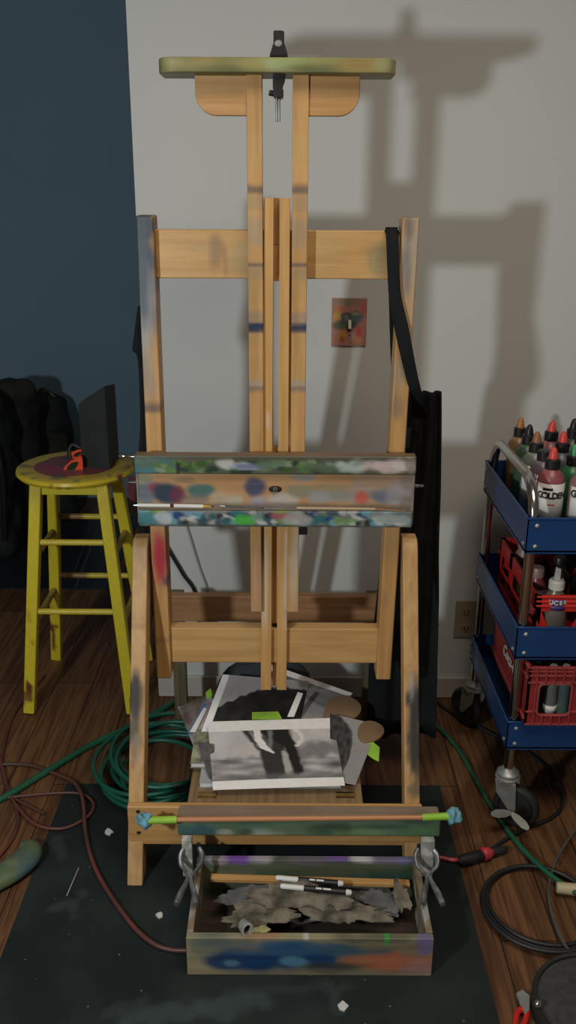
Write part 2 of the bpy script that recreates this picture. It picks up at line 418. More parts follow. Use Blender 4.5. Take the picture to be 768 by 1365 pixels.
for dz in (.03,-.03):
    MB().lathe([(0,.002),(.002,.0015),(.003,0)], (c.x, WY-.007, c.z+dz), (0,-1,0), 10).build('screw', 'brass', sw)
ol = thing('power_outlet', 'beige double power outlet low on the white wall beside the blue cart', 'outlet', V(620,825,WY))
p0, p1 = V(608,800,WY), V(634,849,WY)
MB().box((p0.x, WY-.006, p1.z), (p1.x, WY-.0005, p0.z)).build('cover_plate', 'beige', ol, bevel=.002)
for py in (814, 836):
    c = V(621, py, WY)
    MB().lathe([(.0165,0),(.0165,.002),(0,.002)], (c.x, WY-.006, c.z), (0,-1,0), 20, sc=(1,.85)).build('socket', 'beige', ol, bevel=.0005)
    f = MB()
    for sx in (-1,1): f.box((c.x+sx*.006-.0015, WY-.0088, c.z-.005), (c.x+sx*.006+.0015, WY-.0078, c.z+.006))
    f.lathe([(.0025,0),(.0025,.001),(0,.001)], (c.x, WY-.0078, c.z-.009), (0,-1,0), 8)
    f.build('socket_slot', 'darkslot', ol)
def wallcord(pts, r, mat, label, Y=None):
    P = [V(*p, (Y or WY-r-.003)) for p in pts]
    return MB().tube(spline(P, 8), r, 8).build('wall_cable', mat, label=label, cat='cord')
wallcord([(205,700),(222,728),(244,765),(262,797),(268,880)], .006, 'cord_blk', 'thick black cord hanging against the white wall behind the easel')
wallcord([(236,660),(250,704),(266,756),(280,800),(284,870)], .0032, 'cord_wht', 'thin pale cord hanging against the white wall behind the easel')

# ================================================================== EASEL
E = 2.0; X0 = -.024
easel = thing('easel', 'large paint-stained wooden studio easel standing on the dark mat', 'easel', (X0, 2.0, 0))
# uprights of the main frame
def upright(side):
    if side < 0: xo_t = V(181,290,E).x; xo_b = V(209,905,E).x; inner = 1
    else: xo_t = V(560,292,E).x; xo_b = V(521,905,E).x; inner = -1
    w = .037
    top = V(190,287,E).z if side < 0 else V(548,290,E).z
    bot = V(218,905,E).z
    m = MB().box((0, E, bot), (w, E+.062, top), .009)
    for v in m.v:
        t = (v.z-bot)/(top-bot); x = xo_b*(1-t)+xo_t*t
        v.x = x + v.x*inner
    return m
def BE(px,py,rx,ry,c,s=.9,so=.5): return bl(px,py,rx,ry,c,s,so,E)
GB, DB, WG = (.16,.19,.23), (.05,.06,.09), (.38,.37,.34)
upright(-1).build('upright', 'paint_z', easel, bevel=.004, col=blobs(pinecol, [
    BE(188,300,22,24,(.06,.07,.09),1,.2), BE(192,350,17,50,(.06,.08,.115),.98), BE(195,410,16,45,(.18,.20,.24),.9), BE(190,455,9,40,(.42,.42,.42),.8), BE(193,500,14,34,(.36,.30,.24),.8), BE(200,543,20,6,(.13,.10,.09),.8),
    BE(190,370,6,60,(.07,.10,.14),.8), BE(213,745,10,34,(.50,.03,.06),.95), BE(222,775,6,7,(.08,.06,.15),.85), BE(215,853,18,3,(.28,.17,.08),.6)]))
upright(1).build('upright', 'paint_z', easel, bevel=.004, col=blobs(pinecol, [
    BE(549,330,14,55,(.36,.32,.27),.85), BE(545,300,6,20,(.18,.16,.15),.8), BE(552,420,14,60,(.42,.33,.22),.7), BE(541,360,6,30,(.18,.18,.2),.7), BE(532,500,8,20,(.33,.28,.22),.7),
    BE(530,545,8,16,(.2,.18,.16),.6), BE(512,800,4,12,(.2,.15,.2),.3)]))
# cross boards of the main frame
a, b_ = V(204,306,E+.012), V(520,373,E+.012)
swirl = lambda v: pinecol((v.x*.2, v.y, v.z*6)) if False else mixc(pinecol(Vector((v.x*.3, v.y, v.z*3))), (.60,.40,.17), .3)
MB().box((V(204,306,E).x, E+.022, b_.z), (V(539,306,E).x, E+.046, a.z), .008).build('top_cross_board', 'paint_x', easel, bevel=.003, col=blobs(swirl, [
    BE(287,335,9,24,(.22,.15,.10),.6), BE(300,345,3,20,(.25,.16,.10),.5), BE(262,330,16,8,(.45,.32,.16),.5), BE(320,350,16,20,(.42,.34,.18),.6), BE(437,330,14,30,(.50,.35,.15),.5), BE(505,345,12,24,(.30,.27,.16),.7)]))
a, b_ = V(229,838,E+.01), V(510,885,E+.01)
MB().box((V(226,860,E).x, E+.012, b_.z), (V(506,860,E).x, E+.05, a.z), .02).build('bottom_cross_board', 'paint_x', easel, bevel=.003, col=blobs(swirl, [BE(292,842,2.5,3,(.05,.04,.03),.9), BE(330,860,16,20,(.50,.33,.14),.5)]))
# sliding head: two front rails, head shelf and its rounded brackets
eh = E-.012
def px_x(px, py, Y): return V(px, py, Y).x
zt = V(340,92,eh).z; zb = V(340,690,eh).z
BARS = lambda v: 0
def rail(px0, px1, ylist, zt, zb, Y, t=.034, w=None):
    x0 = V(px0, 350, Y).x; x1 = V(px1, 350, Y).x
    return MB().box((x0, Y, zb), (x1, Y+t, zt), .007)
def railcol(v):
    c = pinecol(v)
    for (py, h, col, s) in ((200,22,(.52,.34,.14),.5),(160,20,(.46,.28,.10),.3),(252,6,(.14,.11,.09),.85),(270,12,(.38,.28,.16),.7),(310,20,(.40,.30,.19),.75),(352,3,(.10,.09,.09),.8),(365,9,(.34,.26,.17),.8),(385,22,(.48,.30,.12),.6),(425,10,(.33,.25,.18),.8),(437,6.5,(.02,.03,.09),1),(452,10,(.46,.30,.12),.6),(495,22,(.52,.32,.12),.6),(518,3.5,(.20,.17,.16),.85),(511,5,(.40,.34,.28),.7)):
        a = V(340, py, eh).z; hh = abs(V(340, py+h, eh).z - a)
        d = abs(v.z - a)/hh + .25*nz(v, 40, py)
        c = mixc(c, col, s*(1-sm(.6, 1.3, d)))
    return c
rail(330.5, 350.5, 0, zt, zb, eh).build('head_rail', 'paint_z', easel, bevel=.002, col=railcol)
rail(389, 409.5, 0, zt, zb, eh).build('head_rail', 'paint_z', easel, bevel=.002, col=railcol)
# the head shelf: rounded plank seen from below
ys0, ys1 = eh-.035, eh+.07
zl = V(370,97,ys0).z; zh = V(370,76,ys0).z
xl, xr = V(209,88,ys0).x, V(530,90,ys0).x
hs = MB().box((xl, ys0, zl), (xr, ys1, zh), .01)
for v in hs.v:   # rounded front corners
    d = min(v.x-xl, xr-v.x); rr = .032
    yf = ys0 + (rr - math.sqrt(max(0, rr*rr-(rr-d)**2)) if d < rr else 0)
    v.y = yf + (v.y-ys0)*(ys1-yf)/(ys1-ys0)
def BH(px,py,rx,ry,c,s=.9,so=.5): return bl(px,py,rx,ry,c,s,so,ys0)
hs.build('head_shelf', 'paint_x', easel, bevel=.007, col=blobs((.24,.215,.085), [
    BH(240,86,40,12,(.25,.23,.10),.8), BH(225,80,18,6,(.36,.34,.16),.7), BH(300,92,50,5,(.12,.12,.04),.7), BH(350,84,36,10,(.34,.32,.12),.8), BH(372,86,20,8,(.34,.42,.24),.8), BH(395,80,26,6,(.30,.38,.14),.8), BH(420,94,40,5,(.10,.13,.06),.8),
    BH(440,82,30,8,(.30,.32,.13),.7), BH(480,88,30,10,(.34,.24,.08),.7), BH(515,86,16,12,(.33,.36,.20),.8), BH(295,96,60,3,(.09,.10,.04),.7), BH(270,80,20,6,(.33,.27,.10),.7)], .4, 25))
for s_ in (-1, 1):
    yb = eh+.006
    if s_ < 0: xi, xo = V(331,120,yb).x, V(260,120,yb).x
    else: xi, xo = V(409,120,yb).x, V(480,122,yb).x
    zt2 = zl; zb2 = V(300,154,yb).z; rr = .042
    poly = [(xi, zt2), (xi, zb2)]
    cxr = xo - s_*-1*0
    for k in range(9):
        t = k/8*math.pi/2
        poly.append((xo - s_*rr + s_*rr*math.sin(t), zb2+rr-rr*math.cos(t)))
    poly.append((xo, zt2))
    g = MB().prism(poly, (0,yb,0), (1,0,0), (0,0,1), (0,.02,0))
    g.build('head_bracket', 'pine_x', easel, bevel=.002)
# inner mast: two strips with a see-through slot
ei = E-.002
ztm = V(369,264,ei).z; zbm = V(366,920,ei).z
def strip(pa, pb, pc, pd, Y=ei, t=.05):
    m = MB().box((0, Y, zbm), (1, Y+t, ztm), None)
    xs_t = (V(pa,264,Y).x, V(pb,264,Y).x); xs_b = (V(pc,920,Y).x, V(pd,920,Y).x)
    m = MB().box((0, Y, 0), (1, Y+t, 1), .1)
    for v in m.v:
        k = v.z; a = xs_b[0]*(1-k)+xs_t[0]*k; b = xs_b[1]*(1-k)+xs_t[1]*k
        v.x = a+(b-a)*v.x; v.z = zbm+(ztm-zbm)*k
    return m
def mastcol(v):
    c = mixc(pinecol(v), (.64,.38,.13), .4)
    for px, py, rx, ry in ((353,770,5,75),(384,770,6,80),(357,560,3,12)):
        cxm = V(px,py,ei); hh = abs(V(px,py+ry,ei).z-cxm.z); ww = abs(V(px+rx,py,ei).x-cxm.x)
        d = math.hypot((v.x-cxm.x)/ww, (v.z-cxm.z)/hh)+.3*nz(v,30,px)
        c = mixc(c, (.62,.52,.42), .75*(1-sm(.6,1.2,d)))
    return c
m = MB().box((0,0,0),(1,.05,1))
def fine(m2, a, b, c_, d):
    pass
def strip2(pa, pb, pc, pd, Y, t, name):
    xt = (V(pa,264,Y).x, V(pb,264,Y).x); xb = (V(pc,920,Y).x, V(pd,920,Y).x)
    m = MB().box((0, 0, 0), (.03, t, ztm-zbm), .0075)
    for v in m.v:
        k = v.z/(ztm-zbm); a = xb[0]*(1-k)+xt[0]*k; b = xb[1]*(1-k)+xt[1]*k
        v.x = a+(b-a)*(v.x/.03); v.z += zbm; v.y += Y
    return m
strip2(352,365,347.5,361.5, ei, .045, 's').build('mast_strip', 'paint_z', easel, bevel=.0015, col=mastcol)
strip2(373,387,369,382, ei, .045, 's').build('mast_strip', 'paint_z', easel, bevel=.0015, col=mastcol)
# spacers inside the slot
for (ya, yb_) in ((264,326),(369,376),(600,836),(876,920)):
    MB().box((V(363.5,(ya+yb_)/2,ei).x-.001, ei+.022, V(369,yb_,ei).z), (V(373,(ya+yb_)/2,ei).x-.001, ei+.04, V(369,ya,ei).z)).build('slot_spacer', 'pine_z', easel)
for (ya, yb_) in ((326,369),(836,876)):
    MB().box((V(364,ya,ei).x-.002, ei+.025, V(369,yb_,ei).z), (V(373,ya,ei).x, ei+.03, V(369,ya,ei).z)).build('slot_back', 'darkslot', easel)
# shelf carrier rails below the tray
for pa, pb in ((334,348.5),(383,398.5)):
    xa, xb = V(pa,740,eh).x, V(pb,740,eh).x
    MB().box((xa, eh-.004, V(340,815,eh).z), (xb, eh+.03, V(340,690,eh).z), .007).build('carrier_rail', 'paint_z', easel, bevel=.002, col=blobs(pinecol, [
        BE(342,770,7,50,(.50,.30,.20),.7), BE(392,750,5,50,(.62,.54,.45),.7)]))
# legs of the base frame
def leg(px_top, px_bot_l, s_):
    top = V(px_top, 720, 2.0); 
    zt3 = top.z
    w = .037
    yb, yt = 1.715, 2.0
    xb = V(px_bot_l, 1185, yb).x; xt = top.x
    m = MB().box((0,0,0),(w,.06,1.0), .012)
    for v in m.v:
        k = v.z
        v.x = xb*(1-k)+xt*k + (v.x if s_ < 0 else -v.x)
        rnd = 0
        if k > .955: rnd = -.0*k
        y = v.y
        if k > .985: y = .03+(v.y-.03)*(1-.4*(k-.985)/.015)
        v.y = yb*(1-k)+yt*k + y
        v.z = MAT + (zt3-MAT)*k
    return m
legcol = blobs(mixc(PINE,(.5,.32,.16),.5), [bl(184,912,10,24,(.035,.035,.035),.97,.25,1.92), bl(184,955,9,24,(.07,.065,.055),.85,.3,1.9), bl(180,1000,4,12,(.3,.08,.05),.6,.4,1.85), bl(186,980,5,15,(.35,.3,.25),.7,.4,1.88), bl(182,830,14,3,(.3,.18,.08),.5,.4,1.95)])
leg(176.5, 169.5, -1).build('front_leg', 'paint_z', easel, bevel=.004, col=legcol)
rlc = blobs(mixc(PINE,(.5,.32,.16),.5), [bl(551,925,11,26,(.04,.04,.045),.97,.25,1.91), bl(550,975,11,30,(.045,.045,.05),.97,.25,1.88), bl(546,905,5,14,(.35,.33,.33),.7,.4,1.92), bl(554,1015,8,12,(.08,.06,.05),.8,.4,1.85), bl(551,1045,10,7,(.10,.09,.08),.7,.4,1.82)])
leg(557.5, 561, 1).build('front_leg', 'paint_z', easel, bevel=.004, col=rlc)
# bolts where the legs meet the frame and the board
yb = 1.772
zta, ztb = V(200,1069,yb-.002).z, V(200,1119,yb-.002).z
MB().box((V(172.5,1090,yb).x, yb-.02, ztb), (V(561,1090,yb).x, yb-.001, zta), .03).build('base_cross_board', 'pine_x', easel, bevel=.003)
for px, py in ((184,1082),(185,1110)):
    c = V(px, py, yb-.021)
    MB().lathe([(0,.001),(.004,.001),(.005,0)], c, (0,-1,0), 12).build('screw_hole', 'darkslot', easel)
# base ledge with painted front
lz = V(400,1091,1.682).z
lx0, lx1 = V(236,1100,1.682).x, V(588,1100,1.682).x
lb = V(400,1115,1.682).z
def BL(px,py,rx,ry,c,s=.9,so=.5): return bl(px,py,rx,ry,c,s,so,1.682)
def ledgebase(v):
    return mixc((.06,.14,.09), (.19,.27,.18), .5+.5*nz((v.x, 0, v.z*3), 18)) if v.y < 1.684 else mixc((.25,.22,.19),(.24,.155,.10), .5+.5*nz(v, 14))
ld = MB().box((lx0, 1.682, lb), (lx1, 1.730, lz), .006)
ld.build('base_ledge', 'paint_x', easel, bevel=.005, col=blobs(ledgebase, [
    BL(262,1108,28,10,(.05,.13,.16),.9), BL(300,1104,14,6,(.12,.16,.10),.7), BL(298,1110,10,4,(.45,.45,.40),.8), BL(350,1110,20,5,(.45,.46,.42),.7), BL(330,1110,9,4,(.07,.09,.05),.8), BL(390,1104,30,7,(.17,.22,.14),.7), BL(440,1104,30,7,(.06,.10,.06),.8),
    BL(480,1110,30,5,(.20,.32,.14),.8), BL(520,1103,22,4,(.08,.13,.09),.8), BL(560,1108,28,8,(.10,.20,.10),.9), BL(560,1096,30,3,(.07,.10,.09),.8)], .6, 35))
# rear frame: legs and board behind
er = 2.33
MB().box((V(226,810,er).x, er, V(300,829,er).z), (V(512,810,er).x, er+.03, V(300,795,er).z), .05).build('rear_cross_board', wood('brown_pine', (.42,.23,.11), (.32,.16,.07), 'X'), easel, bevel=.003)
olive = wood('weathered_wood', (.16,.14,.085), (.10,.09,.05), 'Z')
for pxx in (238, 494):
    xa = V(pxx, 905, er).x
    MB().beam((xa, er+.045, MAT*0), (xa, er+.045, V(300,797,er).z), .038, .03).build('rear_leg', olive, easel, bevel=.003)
for xo_ in (-.028, .028):
    MB().beam((X0+xo_-.004, 2.085, 1.42), (X0+xo_-.004, 2.50, .001), .036, .024).build('rear_strut', 'pine_z', easel, bevel=.002)
# drop-down storage board hinged to the base
z_s = .188
q = [G(250,1068,z_s), G(484,1068,z_s)]
sb_y1 = 2.30
MB().box((q[0].x, 1.775, z_s-.018), (q[1].x, sb_y1, z_s), .05).build('storage_board', 'pine_y', easel, bevel=.002)
for px in (276, 460):
    c = G(px, 1060, z_s)
    h = MB().box((c.x-.022, c.y-.012, z_s), (c.x+.022, c.y+.012, z_s+.0015)); h.tube([(c.x-.022,c.y,z_s+.002),(c.x+.022,c.y,z_s+.002)], .0025, 8)
    h.build('hinge', 'brass', easel)

# ---- paint tray box on the mast
ty = 1.915
tx0, tx1 = V(180,640,ty).x, V(554,645,ty).x
def BT(px,py,rx,ry,c,s=.9,so=.35,Y=ty): return bl(px,py,rx*1.12,ry*1.12,c,min(1,s*1.08),so,Y)
def rrect(m, x0, x1, z0, z1, rb, d):
    pass
tray = thing('brush_tray', 'paint-smeared wooden brush tray clamped across the middle of the easel', 'tray', (X0, ty, V(367,700,ty).z))
zA, zB, zC, zD = V(367,608,ty).z, V(367,633,ty).z, V(367,681,ty).z, V(367,702,ty).z
WOODC = lambda v: mixc((.42,.24,.11), (.50,.30,.15), .5+.5*nz((v.x*.4, 0, v.z*4), 14))
GR, TL, WH, NV, PKK, GY = (.07,.13,.05), (.03,.14,.16), (.50,.52,.52), (.02,.03,.07), (.50,.30,.32), (.17,.18,.18)
rng = random.Random(5)
top = MB().box((tx0, ty, zB), (tx1, ty+.034, zA), .0045)
tl = [BT(205,622,26,9,(.05,.17,.20),.9), BT(193,615,16,6,(.10,.16,.13),.8)]
for k in range(60):
    tl.append(BT(215+k*3.6+rng.uniform(-4,4), 621+rng.uniform(-8,8), rng.uniform(4,9), rng.uniform(2,4), rng.choice([(.04,.11,.02),(.09,.19,.05),(.015,.04,.025),(.14,.19,.08),(.20,.26,.16)]), .9, .3))
tl += [BT(300,620,9,6,WH,.85), BT(325,622,22,4,(.34,.38,.50),.9), BT(335,622,16,3,(.14,.16,.26),.8), BT(360,619,18,5,(.09,.16,.10),.7), BT(470,622,24,7,(.38,.46,.42),.85), BT(495,618,20,4,(.22,.25,.22),.8), BT(520,622,28,7,(.55,.44,.45),.9), BT(535,620,12,7,(.58,.52,.52),.9), BT(548,620,6,10,(.28,.24,.23),.8), BT(380,612,180,2.4,(.09,.07,.05),.5), BT(430,624,20,5,(.09,.14,.08),.8), BT(237,624,2,7,(.01,.01,.02),.8)]
def tcol(fn):
    return lambda v: fn(v) if v.y < ty+.004 else ((.20,.13,.085) if v.z > zA-.003 else (.2,.17,.13))
top.build('top_rail', 'paint_x', tray, bevel=.004, col=tcol(blobs((.085,.10,.07), tl, .6, 45)))
pl_ = [BT(192,657,14,16,(.12,.17,.24),.85), BT(206,652,10,6,(.28,.06,.10),.8), BT(222,660,17,12,(.03,.05,.09),.95), BT(237,662,10,10,(.16,.03,.07),.75), BT(265,656,17,8,(.04,.15,.15),.85), BT(260,668,16,6,(.15,.17,.17),.6),
    BT(293,668,12,8,(.45,.38,.30),.6), BT(313,670,10,6,(.42,.45,.36),.7), BT(339,652,12,12,(.07,.08,.15),.9), BT(343,672,11,7,(.33,.34,.40),.8), BT(377,669,17,9,(.48,.46,.44),.75), BT(405,638,14,5,(.24,.27,.28),.7), BT(402,657,18,8,(.23,.25,.19),.75), BT(427,664,14,8,(.28,.32,.36),.8), BT(455,664,16,8,(.24,.27,.26),.8), BT(440,652,22,5,(.25,.24,.16),.6),
    BT(480,662,15,13,(.30,.27,.27),.75), BT(482,666,9,9,(.50,.13,.09),.95), BT(515,663,16,10,(.13,.17,.24),.85), BT(535,660,18,16,(.30,.30,.34),.8), BT(548,640,12,14,(.24,.20,.18),.7), BT(500,645,26,10,(.34,.25,.20),.6), BT(188,640,10,8,(.28,.27,.17),.7), BT(245,642,12,4,(.25,.17,.10),.6), BT(546,672,12,8,(.22,.20,.18),.8), BT(380,680,190,6,(.16,.13,.11),.7)]
MB().box((tx0+.001, ty+.012, zC-.012), (tx1-.001, ty+.055, zB), .0045).build('back_panel', 'paint_x', tray, bevel=.002, col=blobs(WOODC, pl_, .3, 30))
lip = MB().box((tx0+.004, ty-.004, zD), (tx1-.004, ty+.006, zC), .0045)
lip.box((tx0+.004, ty+.006, zD), (tx1-.004, ty+.055, zD+.008), .0045)
lp = []
cc = [TL,(.14,.32,.42),WH,(.02,.025,.03),(.015,.05,.17),(.04,.08,.12),(.16,.27,.07),GY,(.38,.37,.40),(.02,.10,.12)]
for k in range(120):
    lp.append(BT(186+k*3.05+rng.uniform(-5,5), 690+rng.uniform(-8,8), rng.uniform(4,11), rng.uniform(2,5), rng.choice(cc), .9, .3))
lp += [BT(197,690,14,8,(.05,.20,.25),.85), BT(219,688,12,5,(.40,.45,.50),.8), BT(325,692,15,6,(.07,.42,.07),1), BT(345,690,7,5,(.20,.30,.30),.7), BT(377,688,14,4,(.40,.10,.16),.8), BT(395,692,18,7,(.40,.40,.42),.7), BT(520,690,22,7,(.33,.38,.38),.8), BT(462,694,14,4,(.16,.30,.10),.7), BT(370,701,180,2,(.05,.07,.05),.7)]
lip.build('front_lip', 'paint_x', tray, bevel=.003, col=blobs((.17,.18,.19), lp, .6, 45))
MB().box((tx0, ty+.010, zD+.002), (tx0+.006, ty+.05, zB+.001), .01).build('end_cap', 'paint_n', tray, bevel=.002, col=blobs((.25,.22,.15), [(tx0,(zC+zB)/2,.03,.02,(.12,.17,.22),.7,.5)]))
MB().box((tx1-.006, ty+.010, zD+.002), (tx1, ty+.05, zB+.001), .01).build('end_cap', 'paint_n', tray, bevel=.002, col=blobs((.25,.21,.18), [(tx1,(zC+zB)/2,.03,.02,(.18,.18,.2),.7,.5)]))
# clamp bolt and side pins
c = V(367, 652, ty+.012)
MB().lathe([(.013,0),(.013,.001),(.010,.003),(0,.003)], c, (0,-1,0), 20, sc=(1.15,.6)).build('bolt_recess', 'darkslot', tray)
MB().lathe([(.006,.002),(.006,.006),(.004,.009),(0,.010)], c, (0,-1,0), 16).build('clamp_bolt', 'chrome', tray)
def pin(px0, px1, py, name='side_pin'):
    a = V(px0, py, ty+.02); b = V(px1, py, ty+.02); b.z = a.z
    d = b-a
    MB().tube([a, a+d*.18, a+d*.2, a+d*.45, a+d*.5, b], [.0022,.004,.0028,.0028,.0042,.0042], 8).build(name, 'chrome', tray)
pin(158,182,608); pin(170,182,643); pin(565,552,648)
c = V(404,707,ty+.03)
MB().box((c.x-.010, ty+.02, c.z-.008), (c.x+.010, ty+.045, c.z+.012)).build('latch', 'blackplas', tray, bevel=.002)
# brushes lying in the tray
def brush(pts, rs, mats, name, label, Y, parts):
    pass
by = ty+.0035
ztray = zC+.002
def rodthing(name, label, cat, segs, Y, seg=8):
    """segs: ((px,py),(px,py),r0,r1,mat,partname)"""
    a0 = V(*segs[0][0], Y); t = thing(name, label, cat, a0)
    for a, b, r0, r1, mat, pn in segs:
        MB().tube([V(*a, Y), V(*b, Y)], [r0, r1], seg).build(pn, mat, t)
    return t
yb1 = ty-.0005
rodthing('paint_marker', 'white paint marker with orange tip on the left of the brush tray', 'marker',
    [((178,673.5),(184,673.5),.002,.0035,'steel','tip'), ((184,673.5),(227,674),.0042,.0042,'label','barrel'), ((227,674),(232,674.2),.0038,.0038,'maroon','collar'), ((232,674.2),(271,675),.0045,.0045,'label','barrel'), ((271,675),(282,675.2),.0042,.0016,plain('orange_wood',(.6,.3,.06),.5),'cone')], ty+.0035)
rodthing('paint_brush', 'thin steel-ferruled paint brush in the middle of the brush tray', 'brush',
    [((293,674),(300,675),.001,.003,'steel','ferrule'), ((300,675),(352,677.5),.0022,.0022,'stencil2','handle'), ((352,677.5),(397,679),.0022,.0012,'steel','ferrule')], ty+.0035)
rodthing('paint_brush', 'long pale wooden brush lying on the right of the brush tray', 'brush',
    [((395,677),(400,677.3),.0012,.003,'cream','tip'), ((400,677.3),(500,678.5),.003,.0028,plain('pale_wood',(.45,.34,.22),.5),'handle'), ((500,678.5),(542,681.5),.0026,.0012,plain('brown_wood',(.30,.16,.09),.5),'handle_end')], ty+.0035)
rodthing('paint_brush', 'dark slender brush lying under the pale brush in the tray', 'brush',
    [((400,682),(436,682.5),.0022,.0025,'blackplas','handle'), ((436,682.5),(440,682.5),.0027,.0027,'bluetape','band'), ((440,682.5),(530,683),.0025,.001,'blackplas','handle')], ty+.001)

# ================================================================== CLAMP ON TOP OF THE EASEL
kc = V(370, 100, eh-.02)
ky = ys0-.004
cl = thing('bar_clamp', 'black plastic clamp with steel rod gripping the top shelf of the easel', 'clamp', V(370,165,ky))
def KP(px, py): 
    p = V(px, py, ky+.012); return (p.x, p.z)
yk0 = ky+.055
def KQ(px, py): p = V(px, py, yk0); return (p.x, p.z)
# upper jaw with a round hole, standing behind the shelf front
hole = KQ(371, 57); 
outer = [KQ(364.5,41.5),KQ(366,40.5),KQ(376,40.5),KQ(379,42),KQ(379,57),KQ(383.5,72),KQ(384,80),KQ(359,80),KQ(360,72),KQ(364.5,57)]
n = len(outer); NH = 20
m = MB()
def densify(poly, k=2):
    out = []
    for i in range(len(poly)):
        a, b = poly[i], poly[(i+1)%len(poly)]
        for j in range(k): out.append((a[0]+(b[0]-a[0])*j/k, a[1]+(b[1]-a[1])*j/k))
    return out
od = densify(outer, 4); od.sort(key=lambda p: math.atan2(p[1]-hole[1], p[0]-hole[0]))
hr = .0073
vs = []; N = len(od)
for yy in (yk0, yk0+.014):
    for p in od: vs.append(Vector((p[0], yy, p[1])))
    for p in od:
        an = math.atan2(p[1]-hole[1], p[0]-hole[0]); vs.append(Vector((hole[0]+hr*1.05*math.cos(an), yy, hole[1]+hr*.9*math.sin(an))))
fs = []
for i in range(N):
    j = (i+1) % N
    fs += [(i, j, N+j, N+i), (2*N+i, 3*N+i, 3*N+j, 2*N+j), (i, 2*N+i, 2*N+j, j), (N+i, N+j, 3*N+j, 3*N+i)]
m.add(vs, fs); m.build('upper_jaw', 'blackplas', cl, smooth=30)
MB().box((KQ(362,80)[0], yk0, zh), (KQ(381,80)[0], yk0+.014, KQ(370,76)[1])).build('jaw_pad', 'blackplas', cl)
poly = [KQ(365,98),KQ(381,98),KQ(380,108),KQ(376,120),KQ(378,122),KQ(378,131),KQ(372,134),KQ(365,131),KQ(364,118),KQ(364,106)]
MB().prism(poly, (0,ky+.02,0), (1,0,0), (0,0,1), (0,.045,0)).build('lower_jaw', 'blackplas', cl, bevel=.002)
a = KQ(365,126)
MB().tube([(KQ(359,125)[0], ky+.035, KQ(359,125)[1]), (KQ(368,127)[0], ky+.035, KQ(368,127)[1])], .0055, 12).build('release_button', 'blackplas', cl)
for px in (369, 372.5):
    MB().tube([(KQ(px,128)[0], ky+.03, KQ(px,128)[1]), (KQ(px,164)[0], ky+.03, KQ(px,164)[1])], .0022, 10).build('steel_rod', 'steel', cl)

# ================================================================== MAHL STICK
my_ = 1.672; zr = lz+.0045
ms = thing('mahl_stick', 'orange-brown stick with pale blue padded ends lying on the base ledge of the easel', 'stick', G(400,1090,zr))
def KS(px, py): return V(px, py, my_-.001)
def seg(p, q, r0, r1, mat, nm): MB().tube([KS(*p), (KS(*p)+KS(*q))/2, KS(*q)], [r0, (r0+r1)/2, r1], 12).build(nm, mat, ms)
seg((234,1092.5),(566,1089.5),.0062,.0055,'rod','shaft')
seg((196,1093.5),(236,1092.5),.0085,.0085,'greentape','tape_wrap'); seg((563,1089.5),(598,1088),.0080,.0085,'greentape','tape_wrap')
def lump(c, r, n=16, amp=.25, sc=60, squash=(1,1,1)):
    m = MB(); vs = []; fs = []
    for j in range(n+1):
        for i in range(2*n):
            th = math.pi*j/n; ph = math.pi*i/n
            d = Vector((math.sin(th)*math.cos(ph), math.sin(th)*math.sin(ph), math.cos(th)))
            rr = r*(1+amp*noise.noise((Vector(c)+d*r)*sc))
            vs.append(Vector(c)+Vector((d.x*rr*squash[0], d.y*rr*squash[1], d.z*rr*squash[2])))
    for j in range(n):
        for i in range(2*n): fs.append((j*2*n+i, j*2*n+(i+1)%(2*n), (j+1)*2*n+(i+1)%(2*n), (j+1)*2*n+i))
    return m.add(vs, fs)
for px, py in ((192,1093.5),(605,1088)):
    lump(KS(px,py), .0175, 14, .55, 75).build('padded_end', 'lightblue', ms)

# ================================================================== PAINT BOX
bx0, bx1 = V(250,1303,1.46).x, V(575,1303,1.46).x
BY0, BY1, BZ = 1.46, 1.70, .103
box = thing('paint_box', 'open wooden paint box with airbrushed blue and orange front on the mat', 'box', ((bx0+bx1)/2, BY0, MAT))
def BB(px,py,rx,ry,c,s=.9,so=.38,Y=BY0): return bl(px,py,rx*1.08,ry*1.1,c,min(1,s*1.08),so,Y)
BF = lambda v: mixc((.26,.25,.17), (.33,.27,.16), .5+.5*nz((v.x*.5,0,v.z*2), 16))
MB().box((bx0, BY0, MAT), (bx1, BY0+.016, BZ), .0045).build('front_board', 'paint_x', box, bevel=.002, col=blobs(BF, [
    BB(275,1262,26,14,(.16,.18,.13),.7), BB(300,1258,40,8,(.10,.13,.14),.7), BB(340,1280,55,13,(.010,.045,.14),.98,.5), BB(400,1276,60,15,(.012,.05,.15),.95,.5), BB(395,1262,50,7,(.03,.10,.20),.8), BB(300,1282,24,10,(.02,.05,.12),.9), BB(470,1268,50,8,(.05,.10,.14),.8), BB(388,1282,16,6,(.10,.24,.36),.8), BB(310,1284,9,4,(.10,.20,.30),.7), BB(360,1270,60,4,(.04,.11,.20),.6),
    BB(490,1283,30,8,(.36,.13,.06),.8), BB(530,1284,42,12,(.42,.13,.07),.85), BB(555,1268,24,10,(.26,.17,.12),.8), BB(560,1292,24,8,(.36,.20,.18),.8), BB(450,1290,40,7,(.04,.05,.05),.8), BB(500,1252,60,5,(.10,.10,.07),.75), BB(345,1250,30,4,(.30,.14,.07),.5), BB(566,1258,10,12,(.16,.14,.30),.8), BB(430,1297,120,5,(.16,.14,.10),.5), BB(520,1262,40,5,(.20,.16,.10),.6), BB(516,1252,3,9,(.03,.35,.06),.9), BB(408,1248,4,5,(.5,.5,.48),.8), BB(455,1247,40,3,(.35,.34,.32),.7)], .45, 22))
